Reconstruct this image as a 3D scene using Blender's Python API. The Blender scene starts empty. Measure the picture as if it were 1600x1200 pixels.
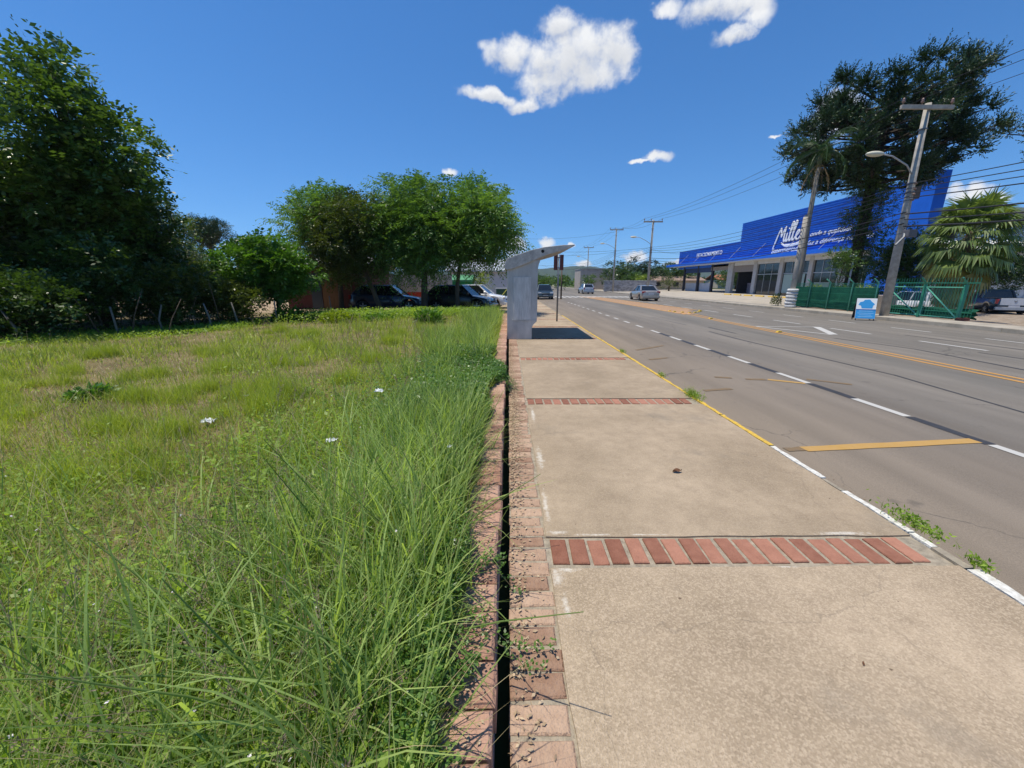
import bpy, math, random
import numpy as np
from mathutils import Vector, Matrix
random.seed(7)
RNG = np.random.default_rng(11)
R = math.radians
S = bpy.context.scene
COL = S.collection

# ------------------------------------------------------------------ camera
cam = bpy.data.cameras.new('camera'); cam.lens = 13.61; cam.sensor_width = 36
cam.clip_start = 0.02; cam.clip_end = 9000
co = bpy.data.objects.new('camera', cam); COL.objects.link(co)
co.location = (0, 0, 1.6); co.rotation_euler = (R(90 - 14.72), 0, R(-0.46))
S.camera = co
S.view_settings.view_transform = 'Standard'; S.view_settings.look = 'None'
S.view_settings.exposure = 0.0; S.view_settings.gamma = 1
S.cycles.max_bounces = 8; S.cycles.transparent_max_bounces = 12
S.cycles.sample_clamp_indirect = 6

# ------------------------------------------------------------------ sun + sky
SUN_EL = 75
sd = bpy.data.lights.new('sun', 'SUN'); sd.energy = 4.9; sd.angle = R(0.5); sd.color = (1, .93, .79)
so = bpy.data.objects.new('sun', sd); COL.objects.link(so)
to_sun = Vector((-math.cos(R(SUN_EL)), -0.02, math.sin(R(SUN_EL))))
so.rotation_euler = to_sun.to_track_quat('Z', 'Y').to_euler()
so.location = (-20, 0, 60)

W = bpy.data.worlds.new('World'); S.world = W; W.use_nodes = True
nt = W.node_tree; nt.nodes.clear()
N = nt.nodes.new; LK = nt.links.new
def wm(op, a, b=None, c=None, clamp=False):
    n = N('ShaderNodeMath'); n.operation = op; n.use_clamp = clamp
    for i, v in enumerate((a, b, c)):
        if v is None: continue
        if isinstance(v, (int, float)): n.inputs[i].default_value = v
        else: LK(v, n.inputs[i])
    return n.outputs[0]
def wv(op, a, b=None, out=0, scale=None):
    n = N('ShaderNodeVectorMath'); n.operation = op
    for i, v in enumerate((a, b)):
        if v is None: continue
        if isinstance(v, (tuple, list, Vector)): n.inputs[i].default_value = tuple(v)
        else: LK(v, n.inputs[i])
    if scale is not None: n.inputs['Scale'].default_value = scale
    return n.outputs[out]
sky = N('ShaderNodeTexSky'); sky.sky_type = 'NISHITA'; sky.sun_disc = False
sky.sun_elevation = R(SUN_EL); sky.sun_rotation = R(-90); sky.altitude = 200
sky.air_density = 1.0; sky.dust_density = 0.0; sky.ozone_density = 4.0
hsv = N('ShaderNodeHueSaturation'); hsv.inputs['Saturation'].default_value = 1.1
tc = N('ShaderNodeTexCoord'); D = tc.outputs['Generated']
LK(wv('NORMALIZE', wv('ADD', wv('MULTIPLY', D, (1, 1, .93)), (0, 0, .075))), sky.inputs['Vector'])   # keep the clear blue of the photo down to the horizon
LK(wv('MULTIPLY', sky.outputs[0], (.66, .86, 1.04)), hsv.inputs['Color'])
def dirv(az, el):       # compass direction of a cloud: azimuth from +Y, elevation
    return Vector((math.sin(R(az)) * math.cos(R(el)), math.cos(R(az)) * math.cos(R(el)), math.sin(R(el))))
n1 = N('ShaderNodeTexNoise'); n1.inputs['Scale'].default_value = 9; n1.inputs['Detail'].default_value = 9; n1.inputs['Roughness'].default_value = .62
LK(D, n1.inputs['Vector'])
n2 = N('ShaderNodeTexNoise'); n2.inputs['Scale'].default_value = 30; n2.inputs['Detail'].default_value = 8; n2.inputs['Roughness'].default_value = .6
LK(D, n2.inputs['Vector'])
n3 = N('ShaderNodeTexNoise'); n3.inputs['Scale'].default_value = 13; n3.inputs['Detail'].default_value = 5
LK(D, n3.inputs['Vector'])
off = wv('SUBTRACT', n1.outputs['Color'], (.5, .5, .5)); off = wv('SCALE', off, scale=.065)
DW = wv('ADD', D, off)
# azimuth, elevation, half width, half height (degrees), strength of the edge noise
def cloud(az, el, w, h, tilt=0):
    c = dirv(az, el); r = Vector((math.cos(R(az)), -math.sin(R(az)), 0)); u = r.cross(c); u = u if u.z > 0 else -u
    ct, st = math.cos(R(tilt)), math.sin(R(tilt)); r, u = r * ct + u * st, u * ct - r * st
    d = wv('SUBTRACT', DW if w > 1.9 else D2, c)
    a = wv('DOT_PRODUCT', d, r / math.tan(R(w)), out=1); b = wv('DOT_PRODUCT', d, u / math.tan(R(h)), out=1)
    f = wv('DOT_PRODUCT', d, c, out=1)
    s = wm('ADD', wm('MULTIPLY', a, a), wm('MULTIPLY', b, b))
    s = wm('ADD', s, wm('MULTIPLY', f, wm('MULTIPLY', f, 6.0)))
    return wm('SUBTRACT', 1.0, s), b
off2 = wv('SCALE', wv('SUBTRACT', n2.outputs['Color'], (.5, .5, .5)), scale=.03)
D2 = wv('ADD', D, off2)
CL = [(4.6, 25.0, 3.6, 2.6, 0), (7.6, 24.7, 6.2, 2.9, 0), (9.5, 26.0, 5.2, 2.6, 0), (8.4, 25.5, 6.12, 3.24, 0), (6.2, 27.8, 3.01, 1.92, 0), (0.1, 25.8, 3.68, 2.05, 8), (13.2, 25.7, 2.81, 2.79, 0), (6.0, 23.3, 5.36, 2.19, 0), (-2.2, 21.8, 4.45, 0.86, -4), (1.7, 21.3, 2.43, 0.95, 10), (10.4, 24.0, 5.15, 2.41, 0), (24.9, 27.5, 4.83, 1.77, 0), (26.4, 24.7, 1.98, 1.08, 0), (18.7, 28.2, 1.83, 0.85, 0), (28.2, 26.3, 1.74, 1.46, 0), (19.3, 14.9, 1.84, 0.73, 0), (17.0, 14.5, 1.72, 0.25, 0), (-7.8, 13.8, 1.22, 0.52, 0), (31.3, 15.4, 0.82, 0.22, 0), (36.4, 16.2, 2.12, 2.64, 0), (35.3, 14.7, 1.0, 1.54, 0), (47.7, 7.9, 1.77, 0.91, 0), (46.6, 8.3, 0.75, 0.79, 0), (49.4, 7.1, 0.84, 0.58, 0), (17.5, 3.2, 1.87, 0.88, 0), (5.4, 5.2, 1.32, 0.9, 0), (8.7, 5.0, 0.7, 0.49, 0), (0.2, 5.1, 2.39, 1.91, 0), (-33.9, 4.1, 0.99, 1.01, 0), (22.8, 2.7, 2.1, 0.48, 0), (10.5, 2.5, 1.4, 0.41, 0)]
tot = None; low = None
for (az, el, w, h, t) in CL:
    v, b = cloud(az, el, w, h, t)
    if w > 1.9:
        lb = wm('MULTIPLY', wm('MAXIMUM', v, 0.0), wm('SUBTRACT', .25, b))
        low = lb if low is None else wm('MAXIMUM', low, lb)
    tot = v if tot is None else wm('MAXIMUM', tot, v)
nz = wm('SUBTRACT', n2.outputs['Fac'], .5)
dens = wm('ADD', tot, wm('MULTIPLY', nz, 2.1))
mr = N('ShaderNodeMapRange'); mr.interpolation_type = 'SMOOTHSTEP'
mr.inputs['From Min'].default_value = -.05; mr.inputs['From Max'].default_value = 1.1
LK(dens, mr.inputs['Value'])
cover = mr.outputs[0]
sh = wm('ADD', wm('MULTIPLY', low, .85), wm('MULTIPLY', wm('SUBTRACT', n3.outputs['Fac'], .5), .9), clamp=True)
mixc = N('ShaderNodeMix'); mixc.data_type = 'RGBA'
mixc.inputs[6].default_value = (6.3, 6.4, 6.55, 1); mixc.inputs[7].default_value = (3.3, 3.55, 4.1, 1)
LK(sh, mixc.inputs[0])
mix = N('ShaderNodeMix'); mix.data_type = 'RGBA'
LK(cover, mix.inputs[0]); LK(hsv.outputs[0], mix.inputs[6]); LK(mixc.outputs[2], mix.inputs[7])
bg = N('ShaderNodeBackground'); bg.inputs['Strength'].default_value = 0.145
LK(mix.outputs[2], bg.inputs['Color'])
wo = N('ShaderNodeOutputWorld'); LK(bg.outputs[0], wo.inputs['Surface'])

# ------------------------------------------------------------------ materials
MATS = {}
def nodes(m):
    return m.node_tree.nodes, m.node_tree.links
def mat(name, col, rough=.8, var=.18, scale=4., bump=0., bscale=60., metal=0., spec=.3, col2=None, coat=0., detail=6, stretch=None, attr=False, trans=0.):
    if name in MATS: return MATS[name]
    m = bpy.data.materials.new(name); m.use_nodes = True
    n, l = nodes(m); p = n['Principled BSDF']
    p.inputs['Roughness'].default_value = rough; p.inputs['Metallic'].default_value = metal
    p.inputs['Specular IOR Level'].default_value = spec
    if coat: p.inputs['Coat Weight'].default_value = coat; p.inputs['Coat Roughness'].default_value = .06
    tcn = n.new('ShaderNodeTexCoord'); vec = tcn.outputs['Object']
    if stretch:
        mp = n.new('ShaderNodeMapping'); mp.inputs['Scale'].default_value = stretch; l.new(vec, mp.inputs[0]); vec = mp.outputs[0]
    nz = n.new('ShaderNodeTexNoise'); nz.inputs['Scale'].default_value = scale; nz.inputs['Detail'].default_value = detail; nz.inputs['Roughness'].default_value = .65
    l.new(vec, nz.inputs['Vector'])
    rp = n.new('ShaderNodeMapRange'); rp.inputs['From Min'].default_value = .32; rp.inputs['From Max'].default_value = .68
    l.new(nz.outputs['Fac'], rp.inputs['Value'])
    mx = n.new('ShaderNodeMix'); mx.data_type = 'RGBA'
    a = tuple(c * (1 - var) for c in col[:3]) + (1,)
    b = tuple(min(1, c * (1 + var)) for c in col[:3]) + (1,) if col2 is None else tuple(col2) + (1,)
    mx.inputs[6].default_value = a; mx.inputs[7].default_value = b
    if attr:
        at = n.new('ShaderNodeAttribute'); at.attribute_name = 'v'
        ad = n.new('ShaderNodeMath'); ad.operation = 'MULTIPLY_ADD'; l.new(rp.outputs[0], ad.inputs[0]); ad.inputs[1].default_value = .35
        m2 = n.new('ShaderNodeMath'); m2.operation = 'MULTIPLY'; l.new(at.outputs['Fac'], m2.inputs[0]); m2.inputs[1].default_value = .8
        l.new(m2.outputs[0], ad.inputs[2]); l.new(ad.outputs[0], mx.inputs[0])
    else: l.new(rp.outputs[0], mx.inputs[0])
    l.new(mx.outputs[2], p.inputs['Base Color'])
    if bump:
        nb = n.new('ShaderNodeTexNoise'); nb.inputs['Scale'].default_value = bscale; nb.inputs['Detail'].default_value = 4
        l.new(vec, nb.inputs['Vector'])
        bn = n.new('ShaderNodeBump'); bn.inputs['Strength'].default_value = bump; bn.inputs['Distance'].default_value = .02
        l.new(nb.outputs['Fac'], bn.inputs['Height']); l.new(bn.outputs[0], p.inputs['Normal'])
    if trans:
        tr = n.new('ShaderNodeBsdfTranslucent'); ms = n.new('ShaderNodeMixShader'); ms.inputs[0].default_value = trans
        gm = n.new('ShaderNodeMix'); gm.data_type = 'RGBA'; gm.blend_type = 'MULTIPLY'; gm.inputs[0].default_value = 1
        gm.inputs[7].default_value = (1.5, 1.5, .55, 1); l.new(mx.outputs[2], gm.inputs[6]); l.new(gm.outputs[2], tr.inputs[0])
        l.new(p.outputs[0], ms.inputs[1]); l.new(tr.outputs[0], ms.inputs[2])
        l.new(ms.outputs[0], n['Material Output'].inputs['Surface'])
    MATS[name] = m
    return m
def leafmat(name, dark, light, trans=.3, rough=.42, spec=.35):
    return mat(name, dark, rough=rough, col2=light, var=0, scale=1.2, attr=True, trans=trans, spec=spec)

# ------------------------------------------------------------------ mesh helpers
class MB:
    def __init__(s): s.v = []; s.f = []; s.m = []; s.a = []; s.mi = 0; s.av = 0.5
    def add(s, vs, fs, M=None):
        o = len(s.v)
        for p in vs:
            s.v.append(tuple(M @ Vector(p)) if M is not None else tuple(p)); s.a.append(s.av)
        for f in fs: s.f.append(tuple(i + o for i in f)); s.m.append(s.mi)
    def box(s, x0, x1, y0, y1, z0, z1, M=None):
        vs = [(x0,y0,z0),(x1,y0,z0),(x1,y1,z0),(x0,y1,z0),(x0,y0,z1),(x1,y0,z1),(x1,y1,z1),(x0,y1,z1)]
        s.add(vs, [(0,3,2,1),(4,5,6,7),(0,1,5,4),(1,2,6,5),(2,3,7,6),(3,0,4,7)], M)
    def bbox(s, x0, x1, y0, y1, z0, z1, b=.01, M=None):   # box with chamfered upper edges
        vs = [(x0,y0,z0),(x1,y0,z0),(x1,y1,z0),(x0,y1,z0),(x0,y0,z1-b),(x1,y0,z1-b),(x1,y1,z1-b),(x0,y1,z1-b),
              (x0+b,y0+b,z1),(x1-b,y0+b,z1),(x1-b,y1-b,z1),(x0+b,y1-b,z1)]
        s.add(vs, [(0,3,2,1),(8,9,10,11),(0,1,5,4),(1,2,6,5),(2,3,7,6),(3,0,4,7),(4,5,9,8),(5,6,10,9),(6,7,11,10),(7,4,8,11)], M)
    def prism(s, pts, y0, y1, M=None):      # pts in (x,z), extruded along y
        n = len(pts); vs = [(x, y0, z) for x, z in pts] + [(x, y1, z) for x, z in pts]
        fs = [tuple(range(n)), tuple(range(2*n-1, n-1, -1))] + [(i, (i+1) % n + 0, (i+1) % n + n, i + n)[::-1] for i in range(n)]
        s.add(vs, fs, M)
    def tube(s, pts, rad, n=8, cap=True, M=None):
        pts = [Vector(p) for p in pts]
        if not hasattr(rad, '__len__'): rad = [rad] * len(pts)
        vs = []; up = None
        for i, p in enumerate(pts):
            d = (pts[min(i+1, len(pts)-1)] - pts[max(i-1, 0)]).normalized()
            if up is None:
                up = Vector((0,0,1)) if abs(d.z) < .9 else Vector((1,0,0))
            a = d.cross(up).normalized(); b = a.cross(d).normalized(); up = b
            for k in range(n):
                t = 2 * math.pi * k / n; vs.append(p + (a * math.cos(t) + b * math.sin(t)) * rad[i])
        fs = []
        for i in range(len(pts) - 1):
            for k in range(n): fs.append((i*n+k, i*n+(k+1) % n, (i+1)*n+(k+1) % n, (i+1)*n+k))
        if cap: fs += [tuple(range(n-1, -1, -1)), tuple(range((len(pts)-1)*n, len(pts)*n))]
        s.add(vs, fs, M)
    def lathe(s, prof, c=(0,0,0), n=16, axis='z', M=None):   # prof: (r, h)
        vs = []
        for r, h in prof:
            for k in range(n):
                t = 2*math.pi*k/n; a, b = r*math.cos(t), r*math.sin(t)
                vs.append((c[0]+a, c[1]+b, c[2]+h) if axis == 'z' else (c[0]+h, c[1]+a, c[2]+b))
        fs = []
        for i in range(len(prof)-1):
            for k in range(n): fs.append((i*n+k, i*n+(k+1) % n, (i+1)*n+(k+1) % n, (i+1)*n+k))
        if prof[0][0] > 1e-6: fs.append(tuple(range(n-1,-1,-1)))
        if prof[-1][0] > 1e-6: fs.append(tuple(range((len(prof)-1)*n, len(prof)*n)))
        s.add(vs, fs, M)
    def build(s, name, mats, parent=None, smooth=False, bevel=0):
        me = bpy.data.meshes.new(name); me.from_pydata(s.v, [], s.f)
        for m in (mats if isinstance(mats, (list, tuple)) else [mats]): me.materials.append(m)
        if any(s.m): me.polygons.foreach_set('material_index', s.m)
        at = me.attributes.new('v', 'FLOAT', 'POINT'); at.data.foreach_set('value', s.a)
        if smooth: me.polygons.foreach_set('use_smooth', [True]*len(me.polygons))
        me.update()
        o = bpy.data.objects.new(name, me); COL.objects.link(o)
        if parent: o.parent = parent
        if bevel:
            b = o.modifiers.new('bevel', 'BEVEL'); b.width = bevel; b.segments = 2; b.limit_method = 'ANGLE'
        return o
def tag(o, label=None, cat=None, group=None, kind=None):
    for k, v in (('label', label), ('category', cat), ('group', group), ('kind', kind)):
        if v: o[k] = v
    return o
def thing(name, label, cat, loc=(0,0,0), rz=0, group=None):
    o = bpy.data.objects.new(name, None); COL.objects.link(o); o.empty_display_size = .2
    o.location = loc; o.rotation_euler = (0, 0, rz)
    return tag(o, label, cat, group)
def copytree(o, parent=None):
    c = o.copy(); COL.objects.link(c)
    if parent: c.parent = parent
    for ch in list(o.children): copytree(ch, c)
    return c
def npmesh(name, V, F, A, mats, parent=None, smooth=False):
    V = np.ascontiguousarray(V, dtype=np.float32); F = np.ascontiguousarray(F, dtype=np.int32)
    me = bpy.data.meshes.new(name)
    me.vertices.add(len(V)); me.vertices.foreach_set('co', V.ravel())
    me.loops.add(F.size); me.loops.foreach_set('vertex_index', F.ravel())
    me.polygons.add(len(F)); me.polygons.foreach_set('loop_start', np.arange(len(F), dtype=np.int32) * F.shape[1])
    for m in (mats if isinstance(mats, (list, tuple)) else [mats]): me.materials.append(m)
    at = me.attributes.new('v', 'FLOAT', 'POINT'); at.data.foreach_set('value', np.ascontiguousarray(A, dtype=np.float32))
    if smooth: me.polygons.foreach_set('use_smooth', np.ones(len(F), dtype=bool))
    me.update(calc_edges=True)
    o = bpy.data.objects.new(name, me); COL.objects.link(o)
    if parent: o.parent = parent
    return o
def nrm(a): return a / np.maximum(np.linalg.norm(a, axis=-1, keepdims=True), 1e-9)
def leaves(P, Dr, Wd, L, w):    # rhombus leaves, arrays
    L = np.broadcast_to(np.asarray(L, float), (len(P),))[:, None]; w = np.broadcast_to(np.asarray(w, float), (len(P),))[:, None]
    a = P; b = P + Dr*L*.45 + Wd*w*.5; c = P + Dr*L; d = P + Dr*L*.45 - Wd*w*.5
    V = np.stack([a, b, c, d], 1).reshape(-1, 3)
    F = np.arange(len(P)*4).reshape(-1, 4)
    return V, F
def blades(P, H, Wt, az, lean, curl):   # curved tapered grass blades, 3 quads each
    n = len(P); dirh = np.stack([np.cos(az), np.sin(az), np.zeros(n)], 1)
    wa = az + np.pi/2 + RNG.normal(0, .5, n); wd = np.stack([np.cos(wa), np.sin(wa), np.zeros(n)], 1)
    ss = np.array([0, .38, .72, 1.0]); ww = np.array([1, .85, .55, .08])
    rows = []
    for s_, w_ in zip(ss, ww):
        ang = lean + curl * s_
        hz = np.sin(lean + curl*s_*.5) * s_; vt = np.cos(lean + curl*s_*.5) * s_
        c = P + dirh * (H*hz)[:, None] + np.array([0,0,1.]) * (H*vt)[:, None]
        rows += [c - wd*(Wt*w_*.5)[:, None], c + wd*(Wt*w_*.5)[:, None]]
    V = np.stack(rows, 1).reshape(-1, 3)
    base = np.arange(n)[:, None]*8
    q = np.array([[0,1,3,2],[2,3,5,4],[4,5,7,6]])
    F = (base[:, :, None] + q[None]).reshape(-1, 4)
    return V, F
def joinv(parts):
    Vs, Fs, As = [], [], []; o = 0
    for V, F, A in parts:
        Vs.append(V); Fs.append(F + o); As.append(A); o += len(V)
    return np.concatenate(Vs), np.concatenate(Fs), np.concatenate(As)

# crown: clumps = list of (cx,cy,cz,rx,ry,rz)
def crown_mesh(clumps, dens, nl, tl, ll, lw, droop=.1, up=.35, inner=.45, pinnate=True):
    parts = []
    for (cx, cy, cz, rx, ry, rz) in clumps:
        n = max(8, int(dens * (rx*ry + ry*rz + rx*rz)))
        d = nrm(RNG.normal(size=(n, 3)))
        u = (inner + (1-inner) * RNG.random(n)**.6)[:, None]
        p = np.array([cx,cy,cz]) + d*u*np.array([rx,ry,rz])
        td = nrm(d + RNG.normal(size=(n,3))*.5 + np.array([0,0,up]))
        side = nrm(np.cross(td, RNG.normal(size=(n,3))*.35 + np.array([0,0,1.])))
        nn = np.cross(side, td)
        tv = np.clip(RNG.normal(.5, .18, n) + .25*(RNG.random()-.5) , 0, 1)
        T = tl * (.6 + .8*RNG.random(n))
        k = (np.arange(nl)+.5)/nl
        sg = np.where(np.arange(nl) % 2 == 0, 1., -1.)
        pos = p[:,None,:] + td[:,None,:]*(T[:,None]*k[None])[...,None] - np.array([0,0,1.])*(droop*T[:,None]*k[None]**2)[...,None]
        ld = nrm(td[:,None,:]*.55 + side[:,None,:]*sg[None,:,None] + RNG.normal(size=(n,nl,3))*.28 - np.array([0,0,droop*1.2]))
        wd = nrm(np.cross(ld, nn[:,None,:] + RNG.normal(size=(n,nl,3))*.3))
        sz = (.7 + .6*RNG.random((n,nl))) * (1.05 - .5*np.abs(k-.45))[None]
        V, F = leaves(pos.reshape(-1,3), ld.reshape(-1,3), wd.reshape(-1,3), (ll*sz).ravel(), (lw*sz).ravel())
        A = np.repeat(np.clip(tv[:,None] + RNG.normal(0,.1,(n,nl)), 0, 1).ravel(), 4)
        parts.append((V, F, A))
    return joinv(parts)
def blob(c, r, n, r0, seed=0, zmin=-1., jitter=.3):
    rg = random.Random(seed); out = []
    for i in range(n):
        # fibonacci-ish spread on ellipsoid with random radius
        z = 1 - 2*(i+.5)/n; t = i*2.399963 + rg.random()*.8
        if z < zmin: continue
        q = math.sqrt(max(0, 1-z*z)); f = rg.uniform(.55, 1.0) if i % 4 else rg.uniform(.1, .5)
        k = r0 * rg.uniform(1-jitter, 1+jitter)
        out.append((c[0]+r[0]*q*math.cos(t)*f, c[1]+r[1]*q*math.sin(t)*f, c[2]+r[2]*z*f, k*1.1, k*1.1, k*.8))
    return out
BARK = mat('bark', (.12,.09,.065), .95, .35, 6, .8, 25, stretch=(1,1,.3))
BARKG = mat('bark_grey', (.22,.2,.17), .95, .35, 6, .8, 25, stretch=(1,1,.3))
def tree(name, label, cat, base, trunk, r0, clumps, leafm, dens, nl, tl, ll, lw, droop=.1, up=.35, bark=None, group=None, limbs=None, inner=.45):
    t = thing(name, label, cat, base, 0, group)
    bx, by, bz = base
    mb = MB(); tp = [Vector(p) - Vector(base) for p in trunk]
    n = len(tp); mb.tube(tp, [r0*(1-.6*i/(n-1)) for i in range(n)], 10)
    rg = random.Random(len(clumps)*7 + int(bx*10))
    for i, c in enumerate(clumps):
        if limbs and i % limbs: continue
        e = Vector(c[:3]) - Vector(base)
        # start on trunk below the clump
        k = rg.randrange(max(1, n//2), n) if n > 2 else n-1
        st = tp[k] * 1.0
        if st.z > e.z - .1: st = tp[max(1, n//2)]
        m1 = st.lerp(e, .5) + Vector((rg.uniform(-.15,.15), rg.uniform(-.15,.15), -.12*(e-st).length + rg.uniform(0,.1)))
        rr = r0*.32
        mb.tube([st, m1, e], [rr, rr*.6, rr*.2], 5, cap=False)
    mb.build('trunk', bark or BARK, t, smooth=True)
    cl = [(c[0]-bx, c[1]-by, c[2]-bz) + tuple(c[3:]) for c in clumps]
    V, F, A = crown_mesh(cl, dens, nl, tl, ll, lw, droop, up, inner)
    npmesh('crown', V, F, A, leafm, t)
    return t
def sm(t): t = np.clip(t, 0, 1); return t*t*(3-2*t)
def grid(name, xs, ys, fz, m, smooth=True):
    X, Y = np.meshgrid(np.array(xs, float), np.array(ys, float)); Z = fz(X, Y)
    V = np.stack([X, Y, Z], -1).reshape(-1, 3); nx = len(xs); ny = len(ys)
    i = np.arange(nx*ny).reshape(ny, nx)
    F = np.stack([i[:-1,:-1], i[:-1,1:], i[1:,1:], i[1:,:-1]], -1).reshape(-1, 4)
    o = npmesh(name, V, F, np.full(len(V), .5), m, smooth=smooth); return o
def sheet(mb, pts, z):
    mb.add([(x, y, z) for x, y in pts], [tuple(range(len(pts)))])
def line(mb, pts, w, z, jag=0):
    for (a, b) in zip(pts[:-1], pts[1:]):
        a = Vector((a[0], a[1])); b = Vector((b[0], b[1])); d = (b-a).normalized(); n = Vector((-d.y, d.x))*w/2
        sheet(mb, [a-n, b-n, b+n, a+n], z)
# ------------------------------------------------------------------ ground
def asphalt():
    m = bpy.data.materials.new('asphalt'); m.use_nodes = True; n, l = nodes(m); p = n['Principled BSDF']
    tcn = n.new('ShaderNodeTexCoord'); o = tcn.outputs['Object']
    sx = n.new('ShaderNodeSeparateXYZ'); l.new(o, sx.inputs[0])
    cr = n.new('ShaderNodeValToRGB')       # worn lanes, browner in the parking lane (a property of the place, not of light)
    mr = n.new('ShaderNodeMapRange'); mr.inputs['From Min'].default_value = 2.6; mr.inputs['From Max'].default_value = 18
    wn = n.new('ShaderNodeTexNoise'); wn.inputs['Scale'].default_value = .8; l.new(o, wn.inputs[0])
    wa = n.new('ShaderNodeMath'); wa.operation = 'MULTIPLY_ADD'; l.new(wn.outputs['Fac'], wa.inputs[0]); wa.inputs[1].default_value = .9; l.new(sx.outputs[0], wa.inputs[2])
    l.new(wa.outputs[0], mr.inputs['Value']); l.new(mr.outputs[0], cr.inputs[0])
    e = cr.color_ramp.elements
    e[0].position = 0; e[0].color = (0.236,0.182,0.132,1); e[1].position = 1; e[1].color = (0.176,0.156,0.132,1)
    for ps, c in ((.03,(0.222,0.179,0.134)),(.17,(0.192,0.160,0.128)),(.24,(0.160,0.141,0.120)),(.34,(0.196,0.173,0.146)),(.42,(0.151,0.138,0.119)),(.5,(0.196,0.172,0.144)),(.62,(0.160,0.144,0.123)),(.75,(0.186,0.165,0.139)),(.88,(0.162,0.145,0.122))):
        x = e.new(ps); x.color = c + (1,)
    mp = n.new('ShaderNodeMapping'); mp.inputs['Scale'].default_value = (1.6,.16,1); l.new(o, mp.inputs[0])
    a = n.new('ShaderNodeTexNoise'); a.inputs['Scale'].default_value = 1.3; a.inputs['Detail'].default_value = 8; l.new(mp.outputs[0], a.inputs[0])
    f = n.new('ShaderNodeTexNoise'); f.inputs['Scale'].default_value = 140; f.inputs['Detail'].default_value = 3; l.new(o, f.inputs[0])
    ma = n.new('ShaderNodeMath'); ma.operation = 'MULTIPLY_ADD'; l.new(a.outputs['Fac'], ma.inputs[0]); ma.inputs[1].default_value = .7; ma.inputs[2].default_value = .2
    mb = n.new('ShaderNodeMath'); mb.operation = 'MULTIPLY_ADD'; l.new(f.outputs['Fac'], mb.inputs[0]); mb.inputs[1].default_value = .9; l.new(ma.outputs[0], mb.inputs[2])
    sc = n.new('ShaderNodeVectorMath'); sc.operation = 'SCALE'; l.new(cr.outputs[0], sc.inputs[0]); l.new(mb.outputs[0], sc.inputs['Scale'])
    wv_ = n.new('ShaderNodeTexNoise'); wv_.inputs['Scale'].default_value = 2.2; wv_.inputs['Detail'].default_value = 7; l.new(o, wv_.inputs[0])
    wa_ = n.new('ShaderNodeVectorMath'); wa_.operation = 'MULTIPLY_ADD'; l.new(wv_.outputs['Color'], wa_.inputs[0]); wa_.inputs[1].default_value = (.6,.6,0); l.new(o, wa_.inputs[2])
    ve = n.new('ShaderNodeTexVoronoi'); ve.feature = 'DISTANCE_TO_EDGE'; ve.inputs['Scale'].default_value = .30; l.new(wa_.outputs[0], ve.inputs[0])
    ms = n.new('ShaderNodeTexNoise'); ms.inputs['Scale'].default_value = .5; l.new(o, ms.inputs[0])
    k1 = n.new('ShaderNodeMapRange'); k1.inputs[1].default_value = .001; k1.inputs[2].default_value = .004; k1.inputs[3].default_value = 1; k1.inputs[4].default_value = 0; l.new(ve.outputs['Distance'], k1.inputs[0])
    k2 = n.new('ShaderNodeMapRange'); k2.inputs[1].default_value = .47; k2.inputs[2].default_value = .56; k2.inputs[4].default_value = .6; l.new(ms.outputs['Fac'], k2.inputs[0])
    k3 = n.new('ShaderNodeMath'); k3.operation = 'MULTIPLY'; l.new(k1.outputs[0], k3.inputs[0]); l.new(k2.outputs[0], k3.inputs[1])
    oil = n.new('ShaderNodeTexNoise'); oil.inputs['Scale'].default_value = 3.1; oil.inputs['Detail'].default_value = 3; l.new(o, oil.inputs[0])
    k4 = n.new('ShaderNodeMapRange'); k4.inputs[1].default_value = .68; k4.inputs[2].default_value = .76; k4.inputs[4].default_value = .45; l.new(oil.outputs['Fac'], k4.inputs[0])
    k5 = n.new('ShaderNodeMath'); k5.operation = 'MAXIMUM'; l.new(k3.outputs[0], k5.inputs[0]); l.new(k4.outputs[0], k5.inputs[1])
    cm = n.new('ShaderNodeMix'); cm.data_type = 'RGBA'; l.new(k5.outputs[0], cm.inputs[0]); l.new(sc.outputs[0], cm.inputs[6]); cm.inputs[7].default_value = (.06,.055,.05,1)
    l.new(cm.outputs[2], p.inputs['Base Color']); p.inputs['Roughness'].default_value = .82; p.inputs['Specular IOR Level'].default_value = .3
    b = n.new('ShaderNodeBump'); b.inputs['Strength'].default_value = .35; b.inputs['Distance'].default_value = .01; l.new(f.outputs['Fac'], b.inputs['Height']); l.new(b.outputs[0], p.inputs['Normal'])
    return m
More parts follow.
